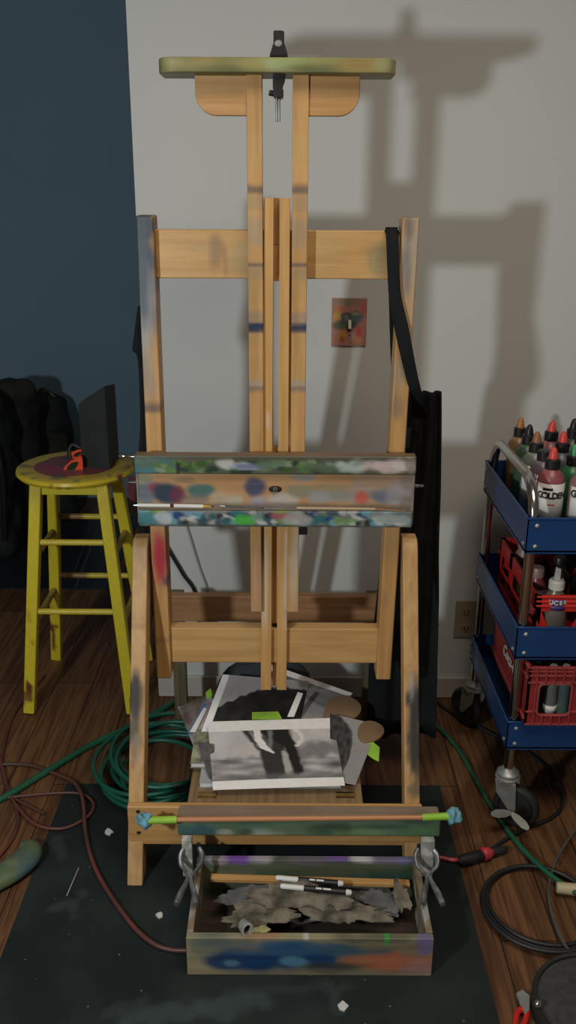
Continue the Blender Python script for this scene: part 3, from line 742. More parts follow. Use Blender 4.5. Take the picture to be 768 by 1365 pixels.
MB().box((bx0+.012, BY1-.016, MAT), (bx1-.012, BY1, BZ+.006), .006).build('back_board', 'paint_x', box, bevel=.002, col=blobs((.085,.11,.075), [
    BB(320,1138,22,5,(.20,.08,.42),.9,.5,BY1), BB(290,1140,14,5,(.30,.28,.34),.8,.5,BY1), BB(350,1138,14,6,(.45,.42,.48),.8,.5,BY1), BB(410,1142,24,4,(.15,.13,.17),.8,.5,BY1), BB(450,1138,16,5,(.20,.10,.40),.9,.5,BY1), BB(480,1139,14,5,(.55,.55,.56),.9,.5,BY1), BB(510,1140,20,4,(.18,.15,.25),.8,.5,BY1), BB(537,1142,12,4,(.16,.16,.34),.8,.5,BY1), BB(300,1160,40,8,(.20,.20,.13),.6,.5,BY1), BB(520,1165,50,12,(.03,.07,.05),.8,.5,BY1)], .5, 30))
for xa in (bx0, bx1-.014):
    s_ = MB().box((xa, BY0+.016, MAT), (xa+.014, BY1, BZ+.002), .006)
    k0 = rng.randrange(100)
    s_.build('side_board', 'paint_n', box, bevel=.002, col=lambda v, k0=k0: mixc(mixc((.13,.13,.10),(.30,.20,.12),.5+.5*nz(v,20,k0)), (.42,.45,.46), max(0,nz(v,28,k0+9))*1.3))
MB().box((bx0+.01, BY0+.01, MAT), (bx1-.01, BY1-.01, .012)).build('bottom_board', 'darkwood', box)
# loose slat inside the box
a, b_ = V(281,1170,1.664), V(546,1178,1.664)
MB().beam(a, b_, .009, .018, up=(0,1,0)).build('wooden_slat', 'pine_x', bevel=.001, label='orange pine slat lying inside the back of the paint box', cat='slat')
def leafpoly(cx_, cy_, L, W, ang, seed, n=44, jag=.3):
    rnd = random.Random(seed); out = []
    for k in range(n):
        t = 6.2832*k/n
        r_ = 1+jag*(rnd.random()-.5)*.5 + .16*math.sin(3*t+seed)+.12*math.sin(5*t+seed*2)+.07*math.sin(13*t+seed*3)
        x = math.cos(t)*L*r_; y = math.sin(t)*W*r_
        out.append((cx_+x*math.cos(ang)-y*math.sin(ang), cy_+x*math.sin(ang)+y*math.cos(ang)))
    return out
def stencil(px, py, z, L, W, ang, seed, mat, label, tilt=(0,0), jag=.25, lobes=1):
    c = G(px, py, z)
    poly = leafpoly(0, 0, L, W, ang, seed, 60, jag)
    m = MB(); n = len(poly)
    rings = 5; vs = []; fs = []
    def zz(x, y): return z + x*tilt[0] + y*tilt[1] + .013*noise.noise(Vector((x*22, y*22, seed)))
    for top_ in (0, 1):
        for rg in range(rings+1):
            s_ = 1-rg/rings*.97
            for (x, y) in poly:
                X_, Y_ = x*s_, y*s_
                vs.append(Vector((c.x+X_, c.y+Y_, zz(X_, Y_) + top_*.0022)))
    tot = (rings+1)*n
    for rg in range(rings):
        for i in range(n):
            j = (i+1) % n
            fs.append((rg*n+i, rg*n+j, (rg+1)*n+j, (rg+1)*n+i)); fs.append((tot+rg*n+i, tot+(rg+1)*n+i, tot+(rg+1)*n+j, tot+rg*n+j))
    for i in range(n):
        j = (i+1) % n; fs.append((i, tot+i, tot+j, j))
    fs.append(tuple(rings*n+i for i in range(n))); fs.append(tuple(tot+rings*n+n-1-i for i in range(n)))
    return m.add(vs, fs).build('torn_stencil', mat, label=label, cat='stencil', smooth=50, group='torn stencils heaped in the paint box')
SX = (bx0+bx1)/2
stencil(330,1195,.068,.060,.024,.05,11,'stencil2','blue-edged torn grey stencil at the left end of the paint box heap',(.05,.1))
stencil(508,1205,.055,.050,.030,-.5,5,'stencil2','dark blue-grey stencil leaning at the right end of the paint box',(.1,.25))
stencil(400,1194,.088,.115,.036,-.05,3,'stencil','large grey-brown torn stencil on top of the heap in the paint box',(-.03,.12),.3)
stencil(455,1214,.078,.095,.032,-.12,8,'stencil','ragged grey-brown stencil in front of the big one, right of centre in the box',(-.02,.15),.35)
stencil(345,1220,.078,.078,.032,.1,21,'stencil','crumpled grey stencil on the front left of the box heap',(.02,.1),.35)
stencil(420,1200,.045,.17,.055,.02,31,'stencil2','broad dark stencil at the bottom of the heap in the paint box',(0,.05),.25)
stencil(535,1195,.07,.018,.030,.3,41,'stencil','small pale grey stencil piece standing at the right inside wall of the box',(.2,.5),.3)
# yellow scrap and tube end
c = G(348,1240,.106)
MB().prism(leafpoly(0,0,.020,.007,.1,4,20,.2), c, (1,0,0), (0,1,.15), (0,0,.003)).build('yellow_scrap', plain('yellow_scrap', (.35,.33,.14), .6, 0, .4, 60), label='small yellow paper scrap near the front edge of the paint box', cat='scrap')
c = G(330,1240,.112)
MB().lathe([(.013,-.03),(.015,-.01),(.0155,0),(.0105,.001),(.0100,-.028)], c, (.35,-.85,.35), 20, sc=(.8,1)).build('tape_roll', plain('dusty_white', (.36,.35,.33), .6, 0, .35, 50), label='dirty white hollow tube end poking out at the front left of the paint box', cat='tube')
def marker(p, q_, z0, z1, label, grp=True):
    a = G(*p, z0); b = G(*q_, z1); d = b-a
    t = thing('paint_marker', label, 'marker', a)
    MB().tube([a, a+d*.03, a+d*.33], [.005,.0062,.0062], 12).build('cap', 'label', t)
    MB().tube([a+d*.33, a+d*.92], .0068, 12).build('barrel', 'blackplas', t)
    MB().tube([a+d*.92, a+d*.985, b], [.0068,.006,.004], 12).build('end_plug', 'label', t)
    ang = math.atan2(d.y, d.x)
    up = Vector((0,-.45,.89)); up -= d.normalized()*up.dot(d.normalized()); up.normalize()
    for f0_, f1_ in ((.50,.58),(.60,.71)):
        MB().beam(a+d*f0_+up*.0068, a+d*f1_+up*.0068, .0035, .0006, up=up).build('print_mark', 'label', t)
    return t
marker((374,1181),(469,1190),.099,.097,'black paint marker with white cap lying on top of the stencil heap')
marker((368,1170),(458,1178),.095,.093,'black paint marker behind the other one, half hidden by it, in the paint box')

# ---- painted cleats under the ledge and spring clamps
for i, (pxa, lab, lab2) in enumerate(((251,'paint-crusted hanging cleat under the left end of the easel ledge','steel spring clamp gripping the left cleat above the paint box'), (569,'paint-crusted hanging cleat under the right end of the easel ledge','steel spring clamp gripping the right cleat above the paint box'))):
    ya = 1.672
    a = V(pxa-8,1116,ya); b = V(pxa+7,1160,ya)
    MB().box((a.x, ya-.014, b.z-.006), (b.x, ya+.004, lb+.008), .004).build('cleat', 'paint_n', easel, bevel=.002,
        col=lambda v: mixc(mixc((.20,.22,.21),(.42,.42,.41),.5+.8*nz(v,50,2)), (.60,.58,.60), max(0,min(1,nz(v,70,9)*2.0))))
    px = pxa+2
    t = thing('spring_clamp', lab2, 'clamp', V(px,1168,1.61))
    z_c = .130
    pv = G(px, 1168, z_c)
    for s_ in (-1, 1):
        j0 = V(px+s_*6, 1140, 1.66); j0 = Vector((pv.x+s_*.012, 1.668, .150))
        pts = [Vector((pv.x+s_*.0165, 1.664, .160)), Vector((pv.x+s_*.0235, 1.652, .150)), Vector((pv.x+s_*.0215, 1.632, .140)), Vector((pv.x+s_*.009, pv.y+.008, .134)), Vector((pv.x+s_*.004, pv.y-.010, .130)), Vector((pv.x+s_*.014, pv.y-.045, .126)), Vector((pv.x+s_*.021, pv.y-.075, .122))]
        P = spline(pts, 6)
        m = MB()
        m.tube(P, [.0062+.0018*math.sin(k/len(P)*9) for k in range(len(P))], 10, flat=.8)
        m.build('clamp_arm', 'clampsteel', t)
    MB().tube([pv+Vector((0,0,-.007)), pv+Vector((0,0,.009))], .0045, 12).build('pivot', 'zinc', t)
    for s_ in (-1, 1):
        MB().tube([Vector((pv.x+s_*.0145,1.668,.150)), Vector((pv.x+s_*.0145,1.668,.168))], .005, 8).build('jaw_pad', 'blackrub', t)

# ================================================================== PRINTS ON THE STORAGE BOARD
def capd(p, a, b):
    ax, ay = a; bx_, by_ = b; px, py = p
    dx, dy = bx_-ax, by_-ay; t = max(0, min(1, ((px-ax)*dx+(py-ay)*dy)/(dx*dx+dy*dy+1e-9)))
    return math.hypot(px-ax-t*dx, py-ay-t*dy), t
def stroke(c, p, a, b, r0, r1, col, soft=.01, st=1):
    d, t = capd(p, a, b); r_ = r0+(r1-r0)*t
    return mixc(c, col, st*(1-sm(r_-soft, r_+soft, d)))
def sheet(name, corners, img, label, nu=110, nv=80, border=(0,0,0,0), group='elephant photo prints fanned on the easel shelf', sag=.0, th=.0006):
    """corners TL,TR,BR,BL in world space; img(u,v)->colour; the sheet has real thickness"""
    TL_, TR_, BR_, BL_ = corners
    def pos(u, v, dz=0):
        p = TL_.lerp(TR_, u).lerp(BL_.lerp(BR_, u), v)
        p = p + Vector((0,0,dz + sag*math.sin(math.pi*u)*math.sin(math.pi*v)))
        return p
    m = MB(); m.grid(lambda u, v: pos(u, v), nu, nv)
    top_n = len(m.v)
    m.grid(lambda u, v: pos(u, v, -th), 8, 6)
    rim = MB()
    edge = [(k/20, 0) for k in range(20)]+[(1, k/20) for k in range(20)]+[(1-k/20, 1) for k in range(20)]+[(0, 1-k/20) for k in range(20)]
    vs = [pos(u, v) for u, v in edge]+[pos(u, v, -th) for u, v in edge]; n = len(edge)
    m.add(vs, [(i, (i+1)%n, n+(i+1)%n, n+i) for i in range(n)])
    uv = [(i/nu, j/nv) for j in range(nv+1) for i in range(nu+1)]
    cols = []
    l, t, r_, b = border
    WHT = (.84,.84,.87)
    for (u, v) in uv:
        if u < l or v < t or u > 1-r_ or v > 1-b: cols.append(WHT)
        else: cols.append(img((u-l)/(1-l-r_), (v-t)/(1-t-b)))
    cols += [WHT]*(len(m.v)-top_n)
    it = iter(cols)
    return m.build(name, 'print', col=lambda v: next(it), smooth=60, label=label, cat='print', group=group)
g_ = lambda x: (x*.98, x*.97, x*1.02)
def n2(u, v, s, o=0): return noise.noise(Vector((u*s, v*s, o)))
def img_front(u, v):
    x = u*1.9   # width in heights
    base = .56 + .14*n2(x, v, 2.2, 3) - .05*v
    if v > .60: base = .34+.34*n2(x*.6, v*2, 5, 8)
    c = g_(base)
    # bushes on the right and horizon
    k = 1-sm(.0, .16, abs(v-(.48+.10*math.sin(x*2.2)))-.08+.10*n2(x, v, 7, 2))
    if x > 1.05: c = mixc(c, g_(.13), .75*k*sm(1.05,1.3,x))
    if x < .85: c = mixc(c, g_(.17), .5*(1-sm(.0,.07,abs(v-.60)+.04*n2(x,v,9,1))))
    D = g_(.018); D2 = g_(.04)
    p = (x+.02*n2(x,v,12,4), v+.02*n2(x,v,12,5))
    c = stroke(c, p, (.95,.05),(.98,.62), .18,.13, D2, .04)      # head and trunk
    c = stroke(c, p, (1.02,.00),(1.15,.30), .22,.10, D, .04)
    c = stroke(c, p, (.55,.0),(.72,.42), .05,.02, D2, .03)       # ear edge
    c = stroke(c, p, (.68,.0),(.84,.35), .08,.05, g_(.16), .04)
    c = stroke(c, p, (.80,.40),(.88,.92), .08,.10, D2, .03)      # leg
    c = stroke(c, p, (1.18,.30),(1.26,.86), .09,.08, D, .03)     # leg
    c = stroke(c, p, (.98,.5),(1.0,.88), .09,.07, D2, .03)
    c = stroke(c, p, (1.09,.50),(1.12,.84), .035,.055, g_(.42), .02)
    for a, b in (((.73,.02),(.74,.22)),((.74,.22),(.81,.38)),((.81,.38),(.93,.50))):
        c = stroke(c, p, a, b, .055,.045 if b != (.93,.50) else .014, g_(.85), .012)
    for a, b in (((1.32,.03),(1.38,.12)),((1.38,.12),(1.38,.26)),((1.38,.26),(1.30,.36))):
        c = stroke(c, p, a, b, .036,.028, g_(.75), .012)
    c = stroke(c, p, (.93,.05),(.90,.4), .03,.02, g_(.30), .03, .7)
    if v > .84: c = mixc(c, g_(.14), sm(.84,.97,v+.05*n2(x,v,9,6))*.7)
    return c
z0 = .222
f0 = [V(277,962,2.04), V(443,957,2.045), V(460,1047,1.815), V(284,1053,1.805)]
for p in f0: pass
sheet('photo_print', f0, img_front, 'front photo print of a walking elephant with white tusks, topmost on the shelf pile', 170, 110, (.0,.165,.0,.115), sag=.004)
def img_big(u, v):
    c = g_(.40+.08*n2(u,v,4,1)-.1*v)
    top_ = .42-.30*math.sin(max(0,min(1,(u-.02)/.9))*2.0)+.03*n2(u,v,16,2)
    if v > top_: c = mixc(c, g_(.022+.012*n2(u,v,9,5)), sm(top_, top_+.03, v))
    return c
z1 = 2.04
b0 = [V(297,899,2.20), V(412,908,2.22), V(396,985,2.02), V(258,1003,1.98)]
sheet('photo_print', b0, img_big, 'photo print with a dark elephant back, left behind the front print', 110, 90, (.075,.0,.0,.0), sag=.003)
def img_third(u, v):
    c = g_(.26+.16*n2(u,v,3,1)+.05*n2(u,v,12,2)); c = mixc(c, g_(.06), max(0,min(1,1.0-u*2.2-v*.4+.3*n2(u,v,5,4))))
    c = stroke(c, (u,v), (.45,.32),(.8,.5), .03,.05, g_(.14), .05, .8)
    return mixc(c, g_(.40), .5*sm(.5,.9,v))
t0 = [V(362,886,2.27), V(470,924,2.20), V(440,965,2.07), V(340,955,2.10)]
sheet('photo_print', t0, img_third, 'cloudy grey photo print with a white top border, right rear of the pile', 90, 70, (.0,.12,.0,.0), sag=.004)
def img_head(u, v):
    c = g_(.33-.05*v)
    d = math.hypot((u-.0)/.60, (v-.5)/.56)+.06*n2(u,v,7,3)
    c = mixc(c, g_(.035+.04*(.5+n2(u,v,12,1))), 1-sm(.9,1.0,d))
    return c
r0 = [V(440,951,2.055), V(505,966,2.02), V(474,1046,1.82), V(440,1040,1.84)]
sheet('photo_print', r0, img_head, 'grey photo print with a dark rounded shape sticking out right of the front print', 70, 80, (0,0,.0,.0), sag=.0)
w0 = [V(397,925,2.098), V(404,927,2.098), V(392,958,2.052), V(383,958,2.052)]
for w_ in w0: w_.z += .006
sheet('paper_strip', w0, lambda u, v: (.68,.68,.69), 'narrow white paper strip lying between the elephant prints', 4, 8, group=None)
def img_purple(u, v):
    return mixc((.16,.13,.17), (.40,.38,.42), max(0,min(1,.5+.9*n2(u,v,4,7)+(.4 if v<.2 else 0))))
l0 = [V(237,940,2.12), V(284,920,2.17), V(284,985,2.01), V(258,992,1.995)]
for w_ in l0: w_.z -= .006
sheet('photo_print', l0, img_purple, 'purplish photo print poking out at the far left of the pile', 40, 40)
d0 = [V(262,988,1.955), V(285,992,1.95), V(292,1052,1.835), V(279,1038,1.855)]
sheet('photo_print', d0, lambda u, v: g_(.10+.05*n2(u,v,5,1)), 'dark grey print edge showing just left of the front print', 12, 20)
# books and card under the prints
def book(pl, pr, yb_, z0_, z1_, mat, label, y1=2.05, page=None):
    a = G(pl, yb_, z0_); b = G(pr, yb_, z0_)
    t = thing('book', label, 'book', (a.x, a.y, z0_), 'books under the prints')
    MB().box((a.x, a.y, z0_), (b.x, y1, z0_+.003)).build('cover', mat, t)
    MB().box((a.x+.002, a.y+.002, z0_+.003), (b.x-.002, y1-.002, z1_-.003)).build('pages', 'paper', t)
    MB().box((a.x, a.y, z1_-.003), (b.x, y1, z1_)).build('cover', mat, t)
book(266,455,1050,z_s,z_s+.016,plain('grey_cover',(.42,.45,.46),.5,0,.2,9),'white-paged book lying lowest on the easel shelf under the prints', 2.03)
book(254,440,1024,z_s+.0165,z_s+.033,plain('green_brown_cover',(.42,.42,.30),.5,0,.7,25),'mottled book under the left side of the prints', 2.06)
# palette lobes
def palette(cx_, cy_, L, W, ang, z, label, tilt=0):
    c = V(cx_, cy_, z)
    poly = []
    for k in range(28):
        t = 6.2832*k/28; x = math.cos(t)*L; y = math.sin(t)*W*(1+.25*math.cos(t))
        poly.append((x*math.cos(ang)-y*math.sin(ang), x*math.sin(ang)+y*math.cos(ang)))
    MB().prism(poly, c, (1,0,0), (0,1,.18), (0,0,-.006)).build('wooden_palette', 'palette', bevel=.001, label=label, cat='palette')
palette(455,946,.058,.045,.9,2.10,'brown wooden palette lobe sticking out behind the cloudy print')
palette(493,975,.040,.032,1.0,1.99,'brown rounded wooden palette under the right print')
# tapes
def tape(pts, Ys, label, mat='greentape', name='tape_strip', lift=.0025, cat='tape', th=.0008):
    q = [V(px, py, y_) + Vector((0,0,lift)) for (px, py), y_ in zip(pts, Ys)]
    n = len(q)
    m = MB().add(q+[p-Vector((0,0,th)) for p in q], [tuple(range(n)), tuple(range(2*n-1,n-1,-1))]+[(i, n+i, n+(i+1)%n, (i+1)%n) for i in range(n)])
    m.build(name, mat, label=label, cat=cat)
tape([(336,952),(371,951),(376,961),(336,961.5)], [2.07,2.07,2.045,2.04], 'green tape strip at the top edge of the front elephant print', lift=.006)
tape([(487,992),(494,988),(506,998),(505,1017),(497,1013),(484,1003)], [1.96,1.965,1.945,1.90,1.91,1.93], 'crumpled green tape scrap at the right edge of the right print', lift=.004)
tape([(274,925),(281,919),(283,928),(276,934)], [2.14,2.15,2.13,2.12], 'tiny green tape scrap at the upper left of the print pile', lift=.004)
tape([(272,995),(279,992),(281,1012),(276,1006)], [1.96,1.965,1.93,1.94], 'small green tape scrap beside the left edge of the front print', lift=.004)
tape([(250,986),(273,944),(277,950),(258,994)], [2.03,2.13,2.12,2.02], 'blue and white tape strip at the left edge of the print pile', 'bluetape', lift=.016)
tape([(253,984),(272,951),(276,953),(261,984)], [2.03,2.11,2.11,2.03], 'torn white tape strip over the blue tape left of the prints', 'paper', lift=.019)
# dark folded canvas behind the prints
a, b_ = V(268,925,2.42), V(440,885,2.42)
lump(((a.x+b_.x)/2, 2.34, .165), .13, 18, .22, 9, (1.1,.45,.95)).build('rolled_canvas', 'charcoal', label='dark folded canvas bundle on the floor behind the prints', cat='canvas')

# ================================================================== APRONS
def drape(rows, Y, name, mat, label, cat, fold=.012, nf=3, nu=40, per=5, th=.003, seed=0):
    P = []
    L = spline([V(r_[1], r_[0], Y if len(r_) < 4 else r_[3]) for r_ in rows], per); Rr = spline([V(r_[2], r_[0], Y if len(r_) < 4 else r_[3]) for r_ in rows], per)
    n = len(L)
    def fn(u, v):
        i = int(round(v*(n-1))); p = L[i].lerp(Rr[i], u)
        w = (Rr[i]-L[i]).length
        p = p + Vector((0, min(1, w/.06)*fold*(math.sin(u*nf*6.283+seed+v*1.5)+.4*noise.noise(p*12)), 0))
        return p
    m = MB().grid(fn, nu, n-1)
    return m.build(name, mat, smooth=60, solid=th, label=label, cat=cat) if label else m
ap = thing('apron', 'long black apron hanging from the right end of the easel top board', 'apron', V(560,980,2.12))
m = drape([(522,546,588),(560,540,588),(640,530,587),(700,514,585),(750,508,584),(800,503,584),(850,497,583),(900,492,582),(980,490,580)], 2.17, 'x','x',None,None,.012,2.5)
m.build('apron_body', 'fabric', ap, smooth=60, solid=.004)
m = MB()
def strapm(rows, Y): 
    return drape([(r_[0], r_[1], r_[2], r_[3]) for r_ in rows], Y, 'x','x',None,None,.0,1,6,6)
strapm([(304,514,530,E+.02),(320,515,531,E-.006),(372,517,533,E-.008),(400,519,536,E-.008),(438,526,545,E-.008),(491,538,555,E-.008),(526,547,563,E+.02),(556,551,570,E+.12)], 2.0).build('neck_strap', 'fabric', ap, smooth=60, solid=.005)
strapm([(372,518,524,E+.052),(420,519,525,E+.055),(480,521,526,E+.06),(516,523,526,E+.08),(570,532,540,E+.14)], 2.0).build('neck_strap', 'fabric', ap, smooth=60, solid=.004)
lump(V(522,310,E+.03), .02, 10, .3, 40, (.8,1.6,.5)).build('strap_fold', 'fabric', ap)
ap2 = thing('apron', 'black cloth hanging behind the left upright of the easel', 'apron', V(185,700,2.12))
m = drape([(408,184,187,2.03),(440,180,187,2.03),(466,177,189,2.03),(480,184,191,2.03),(560,187,194,2.03),(610,184,197,2.035),(640,182,203,2.10),(680,180,206,2.12),(715,184,210,2.13)], 2.16, 'x','x',None,None,.004,1.5)
m.build('apron_body', 'fabric', ap2, smooth=60, solid=.004)
m = drape([(636,172,190),(655,170,190),(668,174,190)], 2.14, 'x','x',None,None,.004,1.5)
m.build('maroon_pocket', 'maroon', ap2, smooth=60, solid=.004)

# ================================================================== YELLOW STOOL
ST = Vector((-.652, 2.655, 0)); SZ = .765
stool = thing('bar_stool', 'yellow painted wooden stool with worn maroon seat centre, left of the easel', 'stool', ST)
prof = [(0,SZ-.028),(.150,SZ-.028),(.172,SZ-.024),(.180,SZ-.014),(.178,SZ-.005),(.168,SZ-.0005),(.140,SZ),]
rings_ = [.14-.004*k for k in range(35)]
prof += [(max(r_,.0),SZ) for r_ in rings_[1:]]
def seatcol(v):
    x, y = v.x-ST.x, v.y-ST.y; r_ = math.hypot(x, y)
    c = (.60,.47,.03)
    if v.z > SZ-.004:
        c = mixc(c, (.42,.32,.08), .7)
        k = nz(v, 14, 3)
        lim = .122+.012*nz(v, 18, 8)
        c = mixc(c, mixc((.24,.05,.075),(.17,.06,.07),.5+k), 1-sm(lim-.004, lim+.004, r_))
        c = mixc(c, (.07,.07,.06), sm(.25,.38,nz(v,26,21))*.7)
    else:
        c = mixc(c, (.16,.04,.02), sm(.42,.5,nz((v.x*3,v.y,v.z*.4),20,2)))
    return c
MB().lathe(prof, (ST.x,ST.y,0), (0,0,1), 96).build('seat', painted('worn_seat_paint', .35, .06, 'N'), stool, col=seatcol, smooth=35)
hT, hB = .098, .163
cxT, cyT = ST.x, ST.y
def lp_(sx, sy, z):
    k = z/(SZ-.028)
    return Vector((ST.x+sx*(hB*(1-k)+hT*k), ST.y+sy*((hB+.012)*(1-k)+hT*k), z))
def legcol_y(v):
    c = (.62,.52,.03)
    c = mixc(c, (.13,.03,.015), sm(.30,.42,nz((v.x*1.5,v.y,v.z*.5),34,5))*(sm(.45,.1,v.z)))
    return mixc(c, (.45,.36,.05), .4*sm(0,.5,nz(v,9,1)))
for sx in (-1,1):
    for sy in (-1,1):
        m = MB().beam(lp_(sx,sy,.001), lp_(sx,sy,SZ-.028), .035, .035, .012)
        m.build('leg', painted('leg_paint', .4, .05, 'N') if sx == -1 and sy == -1 else bpy.data.materials['leg_paint'], stool, bevel=.004, col=legcol_y)
for z in (.555,.335):
    for sy in (-1,1):
        a, b_ = lp_(-1,sy,z), lp_(1,sy,z)
        def rc(v, a=a, b_=b_, sy=sy):
            return (.25,.14,.05) if (sy > 0 and (v.x-a.x)/(b_.x-a.x) < .4) else (.58,.48,.05)
        n_ = 13; pts = [a.lerp(b_, k/n_) for k in range(n_+1)]
        MB().tube(pts, .0095, 12).build('rung', bpy.data.materials['leg_paint'], stool, col=rc)
for z in (.505,.285):
    for sx in (-1,1):
        MB().tube([lp_(sx,-1,z), lp_(sx,1,z)], .0105, 12).build('rung', 'rung', stool)
ap_ = MB()
for s_ in (-1,1):
    ap_.box((ST.x-hT, ST.y+s_*hT-.01, SZ-.062), (ST.x+hT, ST.y+s_*hT+.01, SZ-.027))
    ap_.box((ST.x+s_*hT-.01, ST.y-hT, SZ-.062), (ST.x+s_*hT+.01, ST.y+hT, SZ-.027))
ap_.build('seat_apron', 'yellow', stool, bevel=.002)
# black magazine file standing on the stool
fa, fb, fc = G(110,622,SZ), G(146,626,SZ), G(164,605,SZ)
fc = fb + (fc-fb).normalized()*.125
fd = fa + (fc-fb)
hts = (.192, .252, .236, .192)
ff = thing('magazine_file', 'black slanted magazine file standing on the yellow stool', 'file holder', fa)
base = [fa, fb, fc, fd]; cen = sum(base, Vector())/4
inn = [p + (cen-p).normalized()*.006 for p in base]
vs = base + [p+Vector((0,0,h)) for p, h in zip(base, hts)] + [p+Vector((0,0,.004)) for p in inn] + [p+Vector((0,0,h)) for p, h in zip(inn, hts)]
fs = [(0,1,2,3),(8,9,10,11)]
for i in range(4):
    j = (i+1) % 4; fs += [(i,j,4+j,4+i),(4+i,4+j,12+j,12+i),(8+i,12+i,12+j,8+j)]
for v in vs: v.z += .0006
MB().add(vs, fs).build('holder_body', 'folder', ff, smooth=0, bevel=.001)
for k, t_ in enumerate((.3,.6)):
    a = inn[0].lerp(inn[3], t_); b_ = inn[1].lerp(inn[2], t_)
    d = (b_-a)
    MB().beam(a+d*.06+Vector((0,0,.006)), a+d*.06+Vector((0,0,.18)), .003, .004).build('folder_edge', 'blackplas', ff)
# orange sunglasses
gl = thing('sunglasses', 'bright orange sunglasses with dark green lenses lying on the yellow stool', 'sunglasses', G(95,630,SZ))
def rplate(outer, inner, Y, t, lean=0):
    O = [V(px, py, Y) for px, py in outer]; I = [V(px, py, Y) for px, py in inner]
    cen_ = sum(I, Vector())/len(I); N = 48
    def hit(poly, an):
        dx, dz = math.cos(an), math.sin(an); best = None
        for i in range(len(poly)):
            a, b = poly[i], poly[(i+1)%len(poly)]
            ax, az, bx, bz = a.x-cen_.x, a.z-cen_.z, b.x-cen_.x, b.z-cen_.z
            den = dx*(bz-az)-dz*(bx-ax)
            if abs(den) < 1e-12: continue
            tt = (ax*(bz-az)-az*(bx-ax))/den; uu = (ax*dz-az*dx)/den
            if tt > 0 and -1e-6 <= uu <= 1+1e-6 and (best is None or tt < best): best = tt
        return (dx*(best or .01), dz*(best or .01))
    vs = []
    for yy in (0, t):
        for k in range(N):
            h_ = hit(O, 6.28318*k/N); vs.append(Vector((cen_.x+h_[0], Y+yy+lean*h_[1], cen_.z+h_[1])))
        for k in range(N):
            h_ = hit(I, 6.28318*k/N); vs.append(Vector((cen_.x+h_[0], Y+yy+lean*h_[1], cen_.z+h_[1])))
    fs = []
    for i in range(N):
        j = (i+1) % N
        fs += [(i,j,N+j,N+i),(2*N+i,3*N+i,3*N+j,2*N+j),(i,2*N+i,2*N+j,j),(N+i,N+j,3*N+j,3*N+i)]
    return MB().add(vs, fs), MB().add([v for v in vs[N:2*N]]+[v for v in vs[3*N:]], [tuple(range(N)), tuple(range(2*N-1,N-1,-1))])
gy = 2.60
outer = [(84,631.5),(84,626),(88,620),(95,614),(103,610.5),(110,610),(110.5,622),(109.5,634),(103,634.5),(98,630),(92,630),(88,632.5)]
inner = [(88,627),(90.5,621),(96,616.5),(103,615),(105,616),(103.5,621),(99,626.5),(93,628)]
f_, l_ = rplate(outer, inner, gy, .005, -.15)
f_.build('lens_frame', 'orange', gl, smooth=30); l_.build('lens', 'lens', gl, smooth=0)
MB().tube(spline([V(81,634,gy-.004), V(84,630,gy-.003), V(90,632,gy-.003)], 5), .0042, 8).build('temple_arm', 'orange', gl)
outer2 = [(93,611),(95,604),(102,600),(111,599),(111,611),(103,612)]; inner2 = [(97,609),(99,605),(104,602.5),(109,602),(108,609)]
f_, l_ = rplate(outer2, inner2, gy+.045, .005, -.15)
f_.build('lens_frame', 'orange', gl, smooth=30); l_.build('lens', 'lens', gl, smooth=0)
MB().tube([V(107,611,gy), V(107,608,gy+.045)], .006, 8).build('nose_bridge', 'orange', gl)
MB().tube(spline([V(93,611,gy+.04), V(92,600,gy+.05), V(97,593,gy+.06), V(108,598,gy+.06)], 6), .0065, 8).build('neck_strap', 'blackplas', gl)

# ================================================================== DARK BAGS BY THE BLUE WALL
def bag(name, x0p, x1p, ytop, ybot, Y, depth, mat, label, cat, amp=.10, seed=1, pw=3.2, lean=0):
    a = V(x0p, ybot, Y); b = V(x1p, ybot, Y); t = V((x0p+x1p)/2, ytop, Y)
    cx_ = (a.x+b.x)/2; hw = (b.x-a.x)/2; z0_ = 0.008; z1_ = t.z
    base = thing(name, label, cat, (cx_, Y, z0_))
    m = MB(); nu, nv = 40, 30
    def fn(u, v):
        th = u*2*math.pi; z = z0_+(z1_-z0_)*v
        k = (1-abs(2*v-1)**5)**.5 if v > .5 else 1-.08*(1-v*2)**3
        c_, s__ = math.cos(th), math.sin(th)
        r_ = (abs(c_)**pw+abs(s__)**pw)**(-1/pw)
        q = Vector((cx_+c_*r_*hw*max(.02,k)+lean*v, Y+depth/2+s__*r_*depth/2*max(.02,k), z))
        return q + Vector((c_,s__,0))*amp*noise.noise(q*9+Vector((seed,0,0)))*.5 + Vector((0,0,.02*noise.noise(q*7)))
    m.grid(fn, nu, nv)
    m.build('bag_body', mat, base, smooth=80)
    return base, cx_, hw, z0_, z1_
b1 = bag('backpack', 38, 100, 530, 684, 4.28, .24, 'bagcloth', 'dark backpack against the blue wall, just left of the stool seat', 'bag', .08, 2, lean=-.03)
MB().beam((b1[1]+.0, 4.26, .2), (b1[1]+.02, 4.26, .46), .2, .05).build('front_pocket', 'bagolive', b1[0], bevel=.02)
MB().tube(spline([(b1[1]-.06,4.38,b1[4]-.02),(b1[1]-.02,4.38,b1[4]+.02),(b1[1]+.04,4.38,b1[4]-.02)],5), .009, 8).build('grab_handle', 'blackplas', b1[0])
b2 = bag('duffel_bag', 10, 52, 513, 692, 4.02, .17, 'bagcloth', 'tall narrow black bag with an olive flap, between the backpack and the frame edge', 'bag', .10, 5)
lump((b2[1]+.0, 4.10, b2[4]-.06), .09, 14, .4, 14, (1,.8,.9)).build('top_flap', 'bagolive', b2[0])
b3 = bag('duffel_bag', -40, 16, 522, 704, 3.74, .20, 'bagcloth', 'leftmost black bag by the blue wall, cut by the picture edge', 'bag', .08, 9)
